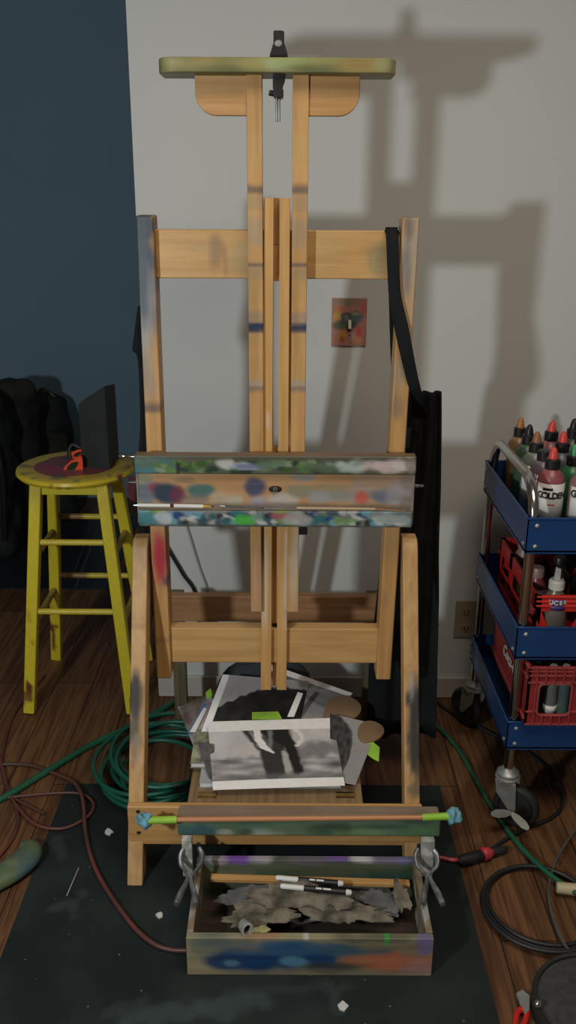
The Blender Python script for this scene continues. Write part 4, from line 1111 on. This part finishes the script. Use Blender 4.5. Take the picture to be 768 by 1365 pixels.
MB().tube(spline([(b3[1]+.05,3.73,b3[4]-.1),(b3[1]+.08,3.72,.4),(b3[1]+.06,3.73,.1)],5), .012, 8).build('shoulder_strap', 'blackplas', b3[0])

# ================================================================== CART
CX0, CX1, CY0, CY1 = .552, 1.06, 1.945, 2.42
cart = thing('rolling_cart', 'blue three-tier metal rolling cart with chrome handles at the right', 'cart', ((CX0+CX1)/2, (CY0+CY1)/2, 0))
tiers = [(.765,.852),(.488,.574),(.232,.312)]
for z0_, z1_ in tiers:
    t = .0025; m = MB()
    m.box((CX0,CY0,z0_), (CX1,CY0+t,z1_)); m.box((CX0,CY1-t,z0_), (CX1,CY1,z1_))
    m.box((CX0,CY0,z0_), (CX0+t,CY1,z1_)); m.box((CX1-t,CY0,z0_), (CX1,CY1,z1_))
    m.box((CX0,CY0,z0_+.004), (CX1,CY1,z0_+.008))
    # rolled top rims
    m.tube([(CX0,CY0,z1_),(CX1,CY0,z1_)], .003, 8); m.tube([(CX0,CY0,z1_),(CX0,CY1,z1_)], .003, 8); m.tube([(CX0,CY1,z1_),(CX1,CY1,z1_)], .003, 8); m.tube([(CX1,CY0,z1_),(CX1,CY1,z1_)], .003, 8)
    sh = m.build('shelf_tray', 'blue', cart, smooth=30)
    for bx_, by_, nn in ((CX0+.022, CY0, (0,-1,0)), (CX0, CY0+.022, (-1,0,0)), (CX0, CY1-.022, (-1,0,0))):
        for zz_ in (z0_+.018, z1_-.018):
            if nn[0] and zz_ == z1_-.018 and by_ < 2: continue
            MB().lathe([(.0055,0),(.0055,.0015),(.003,.004),(0,.0045)], (bx_,by_,zz_), nn, 12).build('bolt', 'zinc', sh)
TR = .0125
for X_ in (CX0+.017, CX1-.017):
    ya, yb_ = CY0+.017, CY1-.017; zt_ = .926; rr = .095
    pts = [Vector((X_, ya, .16)), Vector((X_, ya, zt_-rr-.02))]
    pts += [Vector((X_, ya+rr-rr*math.cos(t), zt_-rr+rr*math.sin(t))) for t in [k/8*math.pi/2 for k in range(9)]]
    pts += [Vector((X_, yb_-rr+rr*math.sin(t), zt_-rr+rr*math.cos(t))) for t in [k/8*math.pi/2 for k in range(9)]]
    pts += [Vector((X_, yb_, .16))]
    MB().tube(pts, TR, 16).build('tube_frame', 'chrome', cart)
def caster(X_, Y_, ang, label=None):
    c = Vector((X_, Y_, 0))
    d = Vector((math.cos(ang), math.sin(ang), 0)); s_ = Vector((-d.y, d.x, 0))
    wr = .060
    wc = c + d*.030 + Vector((0,0,wr+.001))
    ho = MB().lathe([(.016,.168),(.022,.160),(.028,.156),(.029,.151),(.025,.147),(.031,.144),(.031,.139),(0,.139)], c, (0,0,1), 24).build('swivel_plate', 'zinc', cart)
    fk = MB()
    for k in (-1, 1):
        o = wc + s_*k*.021
        poly = [(-.056,.078),(-.002,.078),(.004,.0),(-.004,-.012),(-.014,-.006),(-.050,.040)]
        fk.prism([(a, b) for a, b in poly], o, d, (0,0,1), s_*.0022*k)
    fk.box(c-Vector((.026,.022,-.134)), c+Vector((.026,.022,.140)))
    fk.build('fork', 'zinc', ho, bevel=.001)
    MB().lathe([(0,-.015),(wr*.68,-.015),(wr*.72,-.010),(wr*.76,-.015),(wr*.90,-.014),(wr*.985,-.008),(wr,0),(wr*.985,.008),(wr*.90,.014),(wr*.76,.015),(wr*.72,.010),(wr*.68,.015),(0,.015)], wc, s_, 40).build('wheel', 'blackrub', ho)
    return ho, wc, d, s_
ho, wc, d, s_ = caster(CX0+.017, CY0+.017, R(-28))
# brake pedal, two leaf-shaped tabs
for av, ln in ((Vector((-.93,-.25,.12)), .058), (Vector((.70,-.45,-.50)), .058)):
    av.normalize(); o = wc + Vector((-.022,-.034,.004)); sd = av.cross(Vector((0,-.6,.8))).normalized()
    poly = [(0,-.005),(ln*.3,-.010),(ln*.7,-.011),(ln*.95,-.006),(ln,0),(ln*.95,.006),(ln*.7,.011),(ln*.3,.010),(0,.005)]
    MB().prism(poly, o, av, sd, Vector((0,-.0018,.0012))).build('brake_tab', 'zinc', ho, bevel=.0005)
caster(CX0+.017, CY1-.017, R(120)); caster(CX1-.017, CY0+.017, R(30)); caster(CX1-.017, CY1-.017, R(200))

# ---- paint bottles on the top shelf
def bottle_parts(root, o, r_, h, body, cap, tip, lab, tipshape=True, txt=None):
    o = Vector(o)
    b = MB().lathe([(0,0),(r_*.92,0),(r_,.004),(r_,h*.80),(r_*.93,h*.88),(r_*.6,h*.96),(r_*.42,h),(0,h)], o, (0,0,1), 28).build('bottle_body', body, root)
    if lab:
        MB().lathe([(r_+.0006,h*.10),(r_+.0006,h*.79)], o, (0,0,1), 18, a0=R(-165), a1=R(-15)).build('bottle_label', 'label', root, solid=.0004)
        if txt:
            MB().lathe([(r_+.0012,h*.60),(r_+.0012,h*.69)], o, (0,0,1), 14, a0=R(-140), a1=R(-55)).build('label_band', 'ink', root, solid=.0003)
    MB().lathe([(r_*.55,h-.002),(r_*.55,h+.020),(r_*.45,h+.023),(0,h+.023)], o, (0,0,1), 20).build('screw_cap', cap, root, smooth=30)
    if tip:
        MB().lathe([(r_*.36,h+.022),(r_*.34,h+.030),(r_*.24,h+.044),(r_*.10,h+.050),(0,h+.051)], o, (0,0,1), 14).build('nozzle', tip, root)
bc = {}
def bm_(name, col, rough=.35):
    if name not in bc: bc[name] = plain('paint_'+name, col, rough, 0, .2, 25)
    return bc[name]
bz = .7735
BT_ = [ # X, Y, radius, height, body, cap, nozzle, label?, description
 (.637,2.085,.033,.160,('pink',(.30,.085,.10)),'red',True,'pink squeeze bottle with GOLD lettering and a red nozzle, front row of the cart'),
 (.712,2.060,.036,.158,('rose',(.27,.14,.15)),None,True,'large white-labelled bottle with GOL lettering at the front right of the cart top'),
 (.637,2.158,.033,.160,('mauve',(.17,.12,.165)),None,True,'mauve squeeze bottle directly behind the pink GOLD bottle'),
 (.636,2.235,.033,.160,('sage',(.20,.23,.20)),'brown',True,'grey-green squeeze bottle, third back in the left row on the cart'),
 (.636,2.312,.032,.160,('green',(.06,.12,.075)),'black',False,'dark green squeeze bottle, fourth back in the left row on the cart'),
 (.630,2.384,.030,.162,('amber',(.25,.15,.06)),'orange',False,'amber squeeze bottle with an orange-brown nozzle at the rear left corner of the cart'),
 (.705,2.345,.033,.162,('salmon',(.32,.12,.12)),'red',False,'salmon squeeze bottle with a red nozzle, rear of the second row'),
 (.705,2.240,.033,.160,('slate',(.12,.13,.16)),'red',False,'slate squeeze bottle in the middle of the second row'),
 (.708,2.150,.032,.150,('leaf',(.03,.18,.08)),'leaf',False,'bright green squeeze bottle behind the large GOL bottle'),
 (.772,2.372,.033,.162,('char',(.05,.055,.06)),'black',False,'charcoal squeeze bottle with a black nozzle at the rear right'),
 (.770,2.290,.033,.158,('olive',(.18,.20,.07)),'yellow',False,'olive squeeze bottle with a yellow nozzle near the picture edge'),
 (.772,2.205,.033,.160,('moss',(.10,.22,.12)),'palegreen',False,'moss green squeeze bottle with a pale green nozzle near the picture edge'),
 (.785,2.120,.032,.155,('ink',(.04,.05,.08)),None,False,'blue-black squeeze bottle at the right picture edge, behind the front row'),
 (.840,2.345,.033,.162,('tan',(.30,.22,.14)),'brown',False,'tan squeeze bottle at the far right rear of the cart top'),
]
tips = {'red':plain('red_nozzle',(.62,.06,.05),.4),'brown':plain('brown_nozzle',(.28,.12,.06),.4),'black':M['blackplas'],'orange':plain('amber_nozzle',(.38,.15,.04),.4),'leaf':plain('green_nozzle',(.04,.3,.1),.4),'yellow':plain('yellow_nozzle',(.5,.42,.06),.4),'palegreen':plain('palegreen_nozzle',(.22,.40,.16),.4)}
for i, (X_, Y_, r_, h, body, tip, lab, desc) in enumerate(BT_):
    t = thing('paint_bottle', desc, 'bottle', (X_,Y_,bz), 'squeeze bottles of paint on the cart top')
    bottle_parts(t, (X_,Y_,bz), r_, h, bm_(*body), 'blackplas', tips.get(tip), lab)
    def front_text(s__, z_, size, mat, off=0, sx=1, ang=0, rot=0):
        # lettering wrapped on the bottle face turned towards the room
        dirv = Vector((math.sin(R(ang)), -math.cos(R(ang)), 0))
        p = Vector((X_,Y_,bz+z_)) + dirv*(r_+.0016)
        text('lettering', s__, size, mat, p, (R(90),rot,R(ang)), t, .0003, bold=.0006*size/.02, sx=sx)
    if i == 0:
        for ch, ang in zip('GOLDEN', (-50,-29,-9,11,31,51)): front_text(ch, .098, .0215, 'ink', ang=ang-5)
        [MB().lathe([(r_+.0012,z0__),(r_+.0012,z1__)], (X_,Y_,bz), (0,0,1), 8, a0=R(w0__), a1=R(w1__)).build('label_band', m__, t, solid=.0003) for z0__, z1__, w0__, w1__, m__ in ((.111,.117,-135,-95,'ink'),(.0745,.077,-112,-82,'redink'))]
    if i == 1:
        for ch, ang in zip('GOLDEN', (-44,-23,-3,17,37,57)): front_text(ch, .108, .024, 'ink', ang=ang-12)
        MB().box((X_-.016,Y_-r_-.0016,bz+.084),(X_+.004,Y_-r_-.001,bz+.088)).build('label_stripe', 'ink', t)
        MB().box((X_-.004,Y_-r_-.0016,bz+.01),(X_-.001,Y_-r_-.001,bz+.078)).build('label_stripe', 'purple', t)
    if i == 2:
        for ch, ang in zip('GOLD', (-70,-50,-31,-12)): front_text(ch, .120, .017, 'ink', ang=ang-8)
# ---- crates
def bars_rect(m, o, u, v, w, h, hs_, vs_, bw, t, nvec, mi=0):
    pass
def crate(x0, x1, y0, y1, z0_, z1_, mat, rib, label, kind):
    t = thing('bottle_crate', label, 'crate', ((x0+x1)/2, (y0+y1)/2, z0_))
    th = .006
    H = z1_-z0_
    def wall(p, u, L, nrm, style):
        u = Vector(u); nrm = Vector(nrm); p = Vector(p); m = MB(); r2 = MB()
        def slab(a0, a1, b0, b1, mm=m, d0=0, d1=th):
            mm.prism([(a0,b0),(a1,b0),(a1,b1),(a0,b1)], p+nrm*-d1, u, (0,0,1), nrm*(d1-d0))
        def barr(a, b, w, mm=m, d=th):
            a = Vector(a); b = Vector(b); dd = (b-a).normalized(); nn = Vector((-dd.y, dd.x))*w/2
            q = [a+nn, a-nn, b-nn, b+nn]
            mm.prism([(x.x, x.y) for x in q], p-nrm*d, u, (0,0,1), nrm*d)
        if style == 'lattice':
            slab(0, L, H-.042, H); slab(0, L, 0, .018); slab(0, .014, 0, H); slab(L-.014, L, 0, H)
            n_ = max(2, int(round(L/.115)))
            for k in range(n_):
                a0 = L*k/n_; a1 = L*(k+1)/n_; mid = (a0+a1)/2
                barr((a0+.002,H-.035),(mid-.018,.014), .018); barr((a1-.002,H-.035),(mid+.018,.014), .018)
                slab(mid-.022, mid+.022, .010, .030)
            for zz_ in (H-.003, H-.015, H-.027): 
                r2.tube([p+nrm*.001+Vector((0,0,zz_)), p+u*L+nrm*.001+Vector((0,0,zz_))], .0025, 6)
        elif style == 'oval':
            slab(0, L, H-.040, H); slab(0,.012,0,H); slab(L-.012,L,0,H)
            n_ = 3; cw = L/n_; ho_, hw_ = H*.62, cw*.40
            slab(0, L, H*.22, H*.40); slab(0, L, 0, .014)
            for k in range(n_+1): slab(max(0,cw*k-.014), min(L,cw*k+.014), H*.3, H)
            for k in range(n_):
                c_ = cw*(k+.5); 
                barr((c_-.02,H*.24),(c_+.02,H*.24), .02)
        elif style == 'window':
            nwin = 3 if L > .3 else 2; cw = L/nwin; wh0, wh1 = H*.18, H*.72; ww = cw*.30
            slab(0, L, 0, wh0); slab(0, L, wh1, H)
            for k in range(nwin+1):
                a0 = 0 if k == 0 else cw*(k-.5)+ww/2+cw*0; 
            edges_ = [0]
            for k in range(nwin): c_ = cw*(k+.5); edges_ += [c_-ww, c_+ww]
            edges_.append(L)
            for k in range(0, len(edges_), 2): slab(edges_[k], edges_[k+1], wh0, wh1)
            for k in range(nwin):
                c_ = cw*(k+.5); rr_ = .012; pts = []
                for (sx, sz, a0) in ((1,1,0),(-1,1,90),(-1,-1,180),(1,-1,270)):
                    for q_ in range(5):
                        an = R(a0+q_*22.5); pts.append(p+u*(c_+sx*(ww-rr_)+rr_*math.cos(an))+Vector((0,0,(wh0+wh1)/2+sz*((wh1-wh0)/2-rr_)+rr_*math.sin(an)))+nrm*.002)
                r2.tube(pts, .003, 6, closed=True)
                for (sx, sz) in ((1,1),(-1,1),(-1,-1),(1,-1)):   # filled corners make the openings round
                    cxx = c_+sx*ww; czz = (wh1 if sz > 0 else wh0)
                    pl2 = [(cxx, czz)] + [(cxx-sx*rr_+sx*rr_*math.sin(R(q_*22.5)), czz-sz*rr_+sz*rr_*math.cos(R(q_*22.5))) for q_ in range(5)]
                    m.prism(pl2, p-nrm*th, u, (0,0,1), nrm*th)
            for zz_ in (0.004, wh0*.95+.012, wh1+.004, H-.022, H-.010, H-.001):
                zz_ = min(zz_, H-.001)
                if wh0 < zz_ < wh1:
                    for k in range(0, len(edges_), 2): r2.beam(p+u*edges_[k]+Vector((0,0,zz_))+nrm*.002, p+u*edges_[k+1]+Vector((0,0,zz_))+nrm*.002, .003, .005, up=nrm)
                else: r2.beam(p+Vector((0,0,zz_))+nrm*.002, p+u*L+Vector((0,0,zz_))+nrm*.002, .003, .005, up=nrm)
            k = .02
            while k < L:
                inwin = any(abs(k-cw*(j+.5)) < ww for j in range(nwin))
                if inwin:
                    r2.beam(p+u*k+Vector((0,0,0))+nrm*.002, p+u*k+Vector((0,0,wh0))+nrm*.002, .0025, .005, up=nrm); r2.beam(p+u*k+Vector((0,0,wh1))+nrm*.002, p+u*k+Vector((0,0,H))+nrm*.002, .0025, .005, up=nrm)
                else: r2.beam(p+u*k+nrm*.002, p+u*k+Vector((0,0,H))+nrm*.002, .0025, .005, up=nrm)
                k += .022
        else:  # solid with recessed panel
            slab(0, L, 0, H); 
            for zz_ in (.02, H-.03, H-.002): r2.beam(p+Vector((0,0,zz_))+nrm*.002, p+u*L+Vector((0,0,zz_))+nrm*.002, .003, .005, up=nrm)
        w_ = m.build('crate_wall', mat, t, smooth=30)
        if r2.v: r2.build('ribs', rib, w_, smooth=30)
        return w_
    st = {'a': ('lattice','oval'), 'b': ('window','solid')}[kind]
    wall((x0,y0,z0_), (1,0,0), x1-x0, (0,-1,0), st[0])
    wall((x0,y1,z0_), (1,0,0), x1-x0, (0,1,0), st[0])
    wl = wall((x0,y0,z0_), (0,1,0), y1-y0, (-1,0,0), st[1])
    wall((x1,y0,z0_), (0,1,0), y1-y0, (1,0,0), st[1])
    MB().box((x0+.004,y0+.004,z0_), (x1-.004,y1-.004,z0_+.005)).build('crate_floor', mat, t)
    return t
cr1 = crate(.602, .99, 1.985, 2.375, .497, .640, 'red', plain('red_rib',(.58,.04,.03),.4), 'bright red bottle crate with triangular openings on the middle cart shelf', 'a')
cr2 = crate(.586, .99, 1.926, 2.300, .3165, .478, 'dred', 'drib', 'dusty red bottle crate with rounded windows on the bottom cart shelf', 'b')
text('lettering', 'Coca-Cola', .046, 'white', (.586-.0045, 2.075, .405), (R(90),0,R(-90)), cr2, .0006, shear=.35, bold=.0006, sx=.9)
# ---- bottles in the crates
def cbottle(X_, Y_, z, r_, h, body, cap, desc, tip=None, lab=None, group='bottles in the middle crate', caph=.02):
    t = thing('solvent_bottle', desc, 'bottle', (X_,Y_,z), group)
    o = Vector((X_,Y_,z))
    MB().lathe([(0,0),(r_*.95,0),(r_,.004),(r_,h*.74),(r_*.9,h*.82),(r_*.55,h*.93),(r_*.5,h),(0,h)], o, (0,0,1), 24).build('bottle_body', body, t)
    MB().lathe([(r_*.62,h-.004),(r_*.62,h+caph*.7),(r_*.5,h+caph),(0,h+caph)], o, (0,0,1), 20).build('screw_cap', cap, t, smooth=30)
    if tip: MB().prism([(-.008,0),(.006,0),(.006,.030),(-.005,.034)], o+Vector((0,-.005,h+caph-.002)), (1,0,0), (0,0,1), (0,.009,0)).build('spout', tip, t, bevel=.001)
    if lab: MB().lathe([(r_+.0007,h*lab[1]),(r_+.0007,h*lab[2])], o, (0,0,1), 18, a0=R(-175), a1=R(-5)).build('bottle_label', lab[0], t, solid=.0004)
    return t
zc = .503
c = G(747,785,.66)
u1 = cbottle(c.x, c.y+.03, zc, .031, .150, plain('pewter_bottle',(.20,.18,.15),.35,.3,.3,20), 'white', 'pewter bottle with a white spout and UCER label in the bright red crate', 'white', ('purple', .78-.12, .745))
X_, Y_ = c.x, c.y+.03
ub = Vector((X_,Y_,zc))
MB().lathe([(.0322,.112),(.0322,.128)], ub, (0,0,1), 18, a0=R(-175), a1=R(-5)).build('label_band', 'purple', u1, solid=.0006)
for ch, ang in zip('REDUCER', (-92,-68,-46,-24,-4,16,36)):
    dirv = Vector((math.sin(R(ang-8)), -math.cos(R(ang-8)), 0))
    text('lettering', ch, .0155, 'label', ub+dirv*.0336+Vector((0,0,.120)), (R(90),0,R(ang-8)), u1, .0003, bold=.0005)
c = G(722,770,.66)
cbottle(c.x+.004, c.y+.05, zc, .029, .145, bm_('crimson',(.30,.05,.07)), bm_('dustyrose',(.40,.25,.23)), 'crimson bottle with white label left of the spouted bottle in the red crate', None, ('label', .55, .78))
cbottle(.640, 2.20, zc, .028, .135, 'bglass', 'blackplas', 'dark brown glass bottle near the left wall of the bright red crate')
cbottle(.645, 2.28, zc, .030, .150, bm_('blush',(.34,.22,.19)), bm_('blush2',(.36,.25,.22)), 'blush coloured bottle near the rear left of the bright red crate')
cbottle(.712, 2.18, zc, .028, .140, 'bglass', 'blackplas', 'dark brown glass bottle in the middle of the bright red crate, behind the crimson one')
cbottle(.765, 2.14, zc, .030, .140, bm_('pine',(.04,.06,.05)), 'blackplas', 'dark green bottle behind the spouted bottle in the bright red crate')
cbottle(.800, 2.05, zc, .030, .135, bm_('coal',(.03,.03,.03)), 'blackplas', 'black bottle at the picture edge in the bright red crate')
zc2 = .3225
for (px, py, nm, body, dy) in ((735,882,'white-capped clear bottle, left of the pair in the dusty red crate',bm_('clearish',(.16,.18,.17)),.0), (753,884,'white-capped bottle, right of the pair in the dusty red crate',bm_('teal',(.08,.13,.13)),.0)):
    c = G(px, py, .460)
    cbottle(c.x, 1.962, zc2, .0165, .118, body, 'white', nm, None, ('label', .12, .3) if px < 740 else None, 'bottles in the bottom crate', .024)
cbottle(.625, 1.99, zc2, .022, .120, 'bglass', 'blackplas', 'dark glass bottle at the front left corner of the dusty red crate', group='bottles in the bottom crate')
cbottle(.640, 2.15, zc2, .026, .135, bm_('coal',(.03,.03,.03)), 'blackplas', 'black bottle by the left wall of the dusty red crate', group='bottles in the bottom crate')
cbottle(.745, 1.97, zc2, .022, .125, bm_('coal',(.03,.03,.03)), 'blackplas', 'black bottle right of the white-capped pair in the dusty red crate', group='bottles in the bottom crate')

# ================================================================== HOSES AND CORDS ON THE FLOOR
def fl_path(pts, r, zs=None, base=0):
    out = []
    for i, p in enumerate(pts):
        z = r+base+(zs[i] if zs else 0); out.append(G(p[0], p[1], z))
    return out
def hose(name, pts, r, mat, label, cat, zs=None, base=.0015, n=10, seg=10):
    return MB().tube(spline(fl_path(pts, r, zs, base), n), r, seg).build(name, mat, label=label, cat=cat, smooth=60)
hose('garden_hose', [(-60,1092),(0,1066),(60,1030),(120,994),(180,965),(230,937),(262,905),(280,880)], .0095, 'dhose', 'thick green hose running across the wood floor from the left', 'hose')
# coiled green hose behind the left easel leg
cc_ = G(216,1030,0); pts = []
turns = 8; rnd = random.Random(3)
NP = turns*18
for k in range(NP+1):
    t = k/18*2*math.pi
    rr_ = .150 + .022*math.sin(k*.17+1) + .012*math.sin(k*.41) - .0006*k*0
    ox = .018*math.sin(k*.071); oy = .022*math.cos(k*.055)
    z = .009+MAT+ .0072*(k/18) + .003*math.sin(k*.6)
    pts.append(Vector((cc_.x+ox+rr_*1.0*math.cos(t), cc_.y+oy+rr_*1.12*math.sin(t), z)))
MB().tube(spline(pts, 3), .0065, 10).build('hose_coil', 'hose', label='coiled green air hose on the floor behind the left easel leg', cat='hose', smooth=60)
hose('extension_cord', [(60,900),(20,950),(4,1000),(3,1030),(15,1060),(40,1075),(60,1085)], .0042, 'cord_red', 'brown cord curving down the left edge beside the stool leg', 'cord')
hose('extension_cord', [(-40,1024),(0,1019),(40,1020),(75,1032),(98,1043),(110,1065),(114,1110),(124,1150),(145,1190),(178,1235),(205,1258),(228,1266),(249,1267)], .0052, 'cord_red', 'brown-red cord looping over the mat to the paint box', 'cord', zs=[0,0,0,0,.006,.012,.003,.002,.002,.002,.002,.002,.006], base=.004)
hose('extension_cord', [(-40,1068),(10,1063),(60,1058),(100,1057),(118,1063),(125,1075),(115,1090),(85,1104),(50,1100),(25,1078),(10,1050),(0,1010)], .004, 'cord_red', 'thin red cord making a loose loop left of the mat', 'cord', zs=[0]*12, base=.006)
hose('extension_cord', [(15,1060),(24,1090),(18,1115),(0,1140),(-20,1160)], .004, 'cord_red', 'brown cord running off the left edge above the painted handle', 'cord')
# right-hand side
hose('garden_hose', [(570,960),(590,975),(615,1005),(640,1050),(668,1095),(700,1135),(735,1167),(790,1205)], .0062, 'dhose', 'green hose running past the cart caster on the right', 'hose', zs=[0,0,0,0,0,.008,.016,.016])
hose('extension_cord', [(575,930),(610,955),(660,980),(700,1000),(740,1035),(750,1070),(735,1090),(700,1105),(672,1120),(650,1136)], .0048, 'cord_blk', 'black cord passing behind the caster to the red plug', 'cord')
c0 = G(722,1212,0); pts = []
for k in range(3*24+1):
    t = k/24*2*math.pi
    rr_ = .118+.010*math.sin(k*.21)+.006*k/24
    pts.append(Vector((c0.x+.008*math.sin(k*.06)+rr_*math.cos(t), c0.y+rr_*1.0*math.sin(t), .006+.004*k/24+.002*math.sin(k*.5))))
MB().tube(spline(pts, 3), .0052, 8).build('cable_coil', 'cord_blk', label='coiled black cable on the wood floor at the lower right', cat='cable', smooth=60)
hose('extension_cord', [(790,1085),(768,1105),(745,1140),(734,1170),(733,1205),(748,1250),(765,1275)], .0034, 'cord_gry', 'thin grey cord crossing the black cable coil', 'cord', base=.014)
t = thing('cord_connector', 'black inline cord connector with a red end right of the easel', 'connector', G(640,1137,.012))
A = lambda px, py, z=.016: G(px, py, z)
MB().tube([A(585,1143,.01),A(600,1146,.010),A(614,1147,.014)], .0055, 10).build('red_cord', plain('red_cord',(.30,.035,.04),.4), t)
MB().tube([A(612,1147),A(616,1147),A(640,1141),A(644,1140)], [.011,.014,.015,.012], 14).build('female_plug', 'blackrub', t, smooth=50)
MB().tube([A(642,1140),A(644,1139),A(652,1137),A(657,1136)], [.014,.018,.015,.008], 14).build('red_collar', plain('red_plug',(.48,.04,.06),.45), t, smooth=50)
MB().tube([A(654,1136),A(668,1134),A(676,1130)], [.010,.011,.005], 12).build('male_plug', 'blackrub', t, smooth=50)
MB().tube([G(742,1183,.022), G(790,1188,.022)], [.013,.015], 16).build('cream_tube', 'cream', label='cream plastic tube end at the right picture edge over the cables', cat='tube', bevel=.002)
# round grey disc with black rim, lower right
dc = G(795,1355,0); rad = (dc - G(706,1330,0)).length*.98
t = thing('round_grill', 'round dusty grey disc with a black rim on the floor at the lower right corner', 'disc', (dc.x,dc.y,.001))
MB().lathe([(0,.030),(rad*.93,.030),(rad*.93,.001),(0,.001)], (dc.x,dc.y,0), (0,0,1), 64).build('disc_face', 'disc', t, smooth=30)
MB().lathe([(rad*.92,.001),(rad,.001),(rad,.034),(rad*.98,.038),(rad*.93,.036),(rad*.92,.028)], (dc.x,dc.y,0), (0,0,1), 64).build('rim', 'blackrub', t, smooth=50)
c = G(717,1338,.042)
MB().lathe([(.008,-.006),(.008,.002),(.005,.005),(0,.006)], c, (-.3,-.4,.9), 14).build('rim_bolt', 'chrome', t)
# red-handled pliers beside it
t = thing('pliers', 'grey-jawed pliers with red handles at the bottom right of the floor', 'pliers', G(697,1345,0))
a = G(688,1320,.012); b_ = G(702,1352,.012)
q = [G(688,1323,.016), G(697,1318,.016), G(707,1327,.016), G(706,1346,.016), G(701,1352,.016), G(693,1336,.016)]
MB().add(q+[p-Vector((0,0,.010)) for p in q], [tuple(range(6)), tuple(range(11,5,-1))]+[(i,6+i,6+(i+1)%6,(i+1)%6) for i in range(6)]).build('jaws', 'zinc', t, bevel=.002)
MB().tube(spline([G(703,1349,.010),G(700,1362,.010),G(690,1380,.010)],5), .006, 8).build('handle', 'red', t)
MB().tube(spline([G(698,1345,.010),G(690,1350,.010),G(686,1372,.010)],5), .006, 8).build('handle', 'red', t)
# painted curled thing at the left edge
def fcol(v):
    k = .5+nz(v, 16, 3)
    return mixc(mixc((.05,.10,.14),(.10,.14,.07),k), (.32,.33,.22), max(0,min(1,nz(v,11,8)*1.8)))
pts = spline([G(35,1130,.02), G(44,1147,.018), G(30,1170,.018), G(0,1186,.02), G(-40,1200,.02)], 8)
pts0 = [G(20,1128,.02)]
hp = spline([G(28,1130,.024), G(38,1131,.024), G(36,1142,.024), G(20,1157,.024), G(-6,1172,.024), G(-50,1192,.024)], 8)
m = MB().tube(hp, [.017+.019*math.sin(min(1,(k+1)/22)*1.57) for k in range(len(hp))], 18, flat=1)
for v in m.v: v.z = .024+(v.z-.024)*.62
m.build('painted_handle', 'paint_n', col=fcol, label='curved blue-green paint-covered handle on the wood floor at the left edge', cat='handle', smooth=60)

# ================================================================== LIGHT
def light(kind, name, loc, energy, col, size=None, rot=None, shape=None, size_y=None):
    d = bpy.data.lights.new(name, kind); d.energy = energy; d.color = col
    if kind == 'POINT': d.shadow_soft_size = size
    elif kind == 'AREA': d.size = size; d.shape = shape or 'DISK'
    o = bpy.data.objects.new(name, d); C.objects.link(o); o.location = loc
    if rot: o.rotation_euler = rot
    return o
light('POINT', 'floor_lamp_bulb', (-1.06, .15, 1.41), 84, (.93,1.0,.99), .062)
light('AREA', 'ceiling_lamp', (.5, .75, 2.8), 30, (1.0,.87,.69), 1.3, (R(-8),0,0))
w = bpy.data.worlds.new('world'); bpy.context.scene.world = w; w.use_nodes = True
w.node_tree.nodes['Background'].inputs[0].default_value = (.95,.86,.78,1); w.node_tree.nodes['Background'].inputs[1].default_value = .075
sc = bpy.context.scene
sc.view_settings.view_transform = 'Standard'; sc.view_settings.look = 'None'; sc.view_settings.exposure = 0; sc.view_settings.gamma = 1
sc.view_settings.use_curve_mapping = False
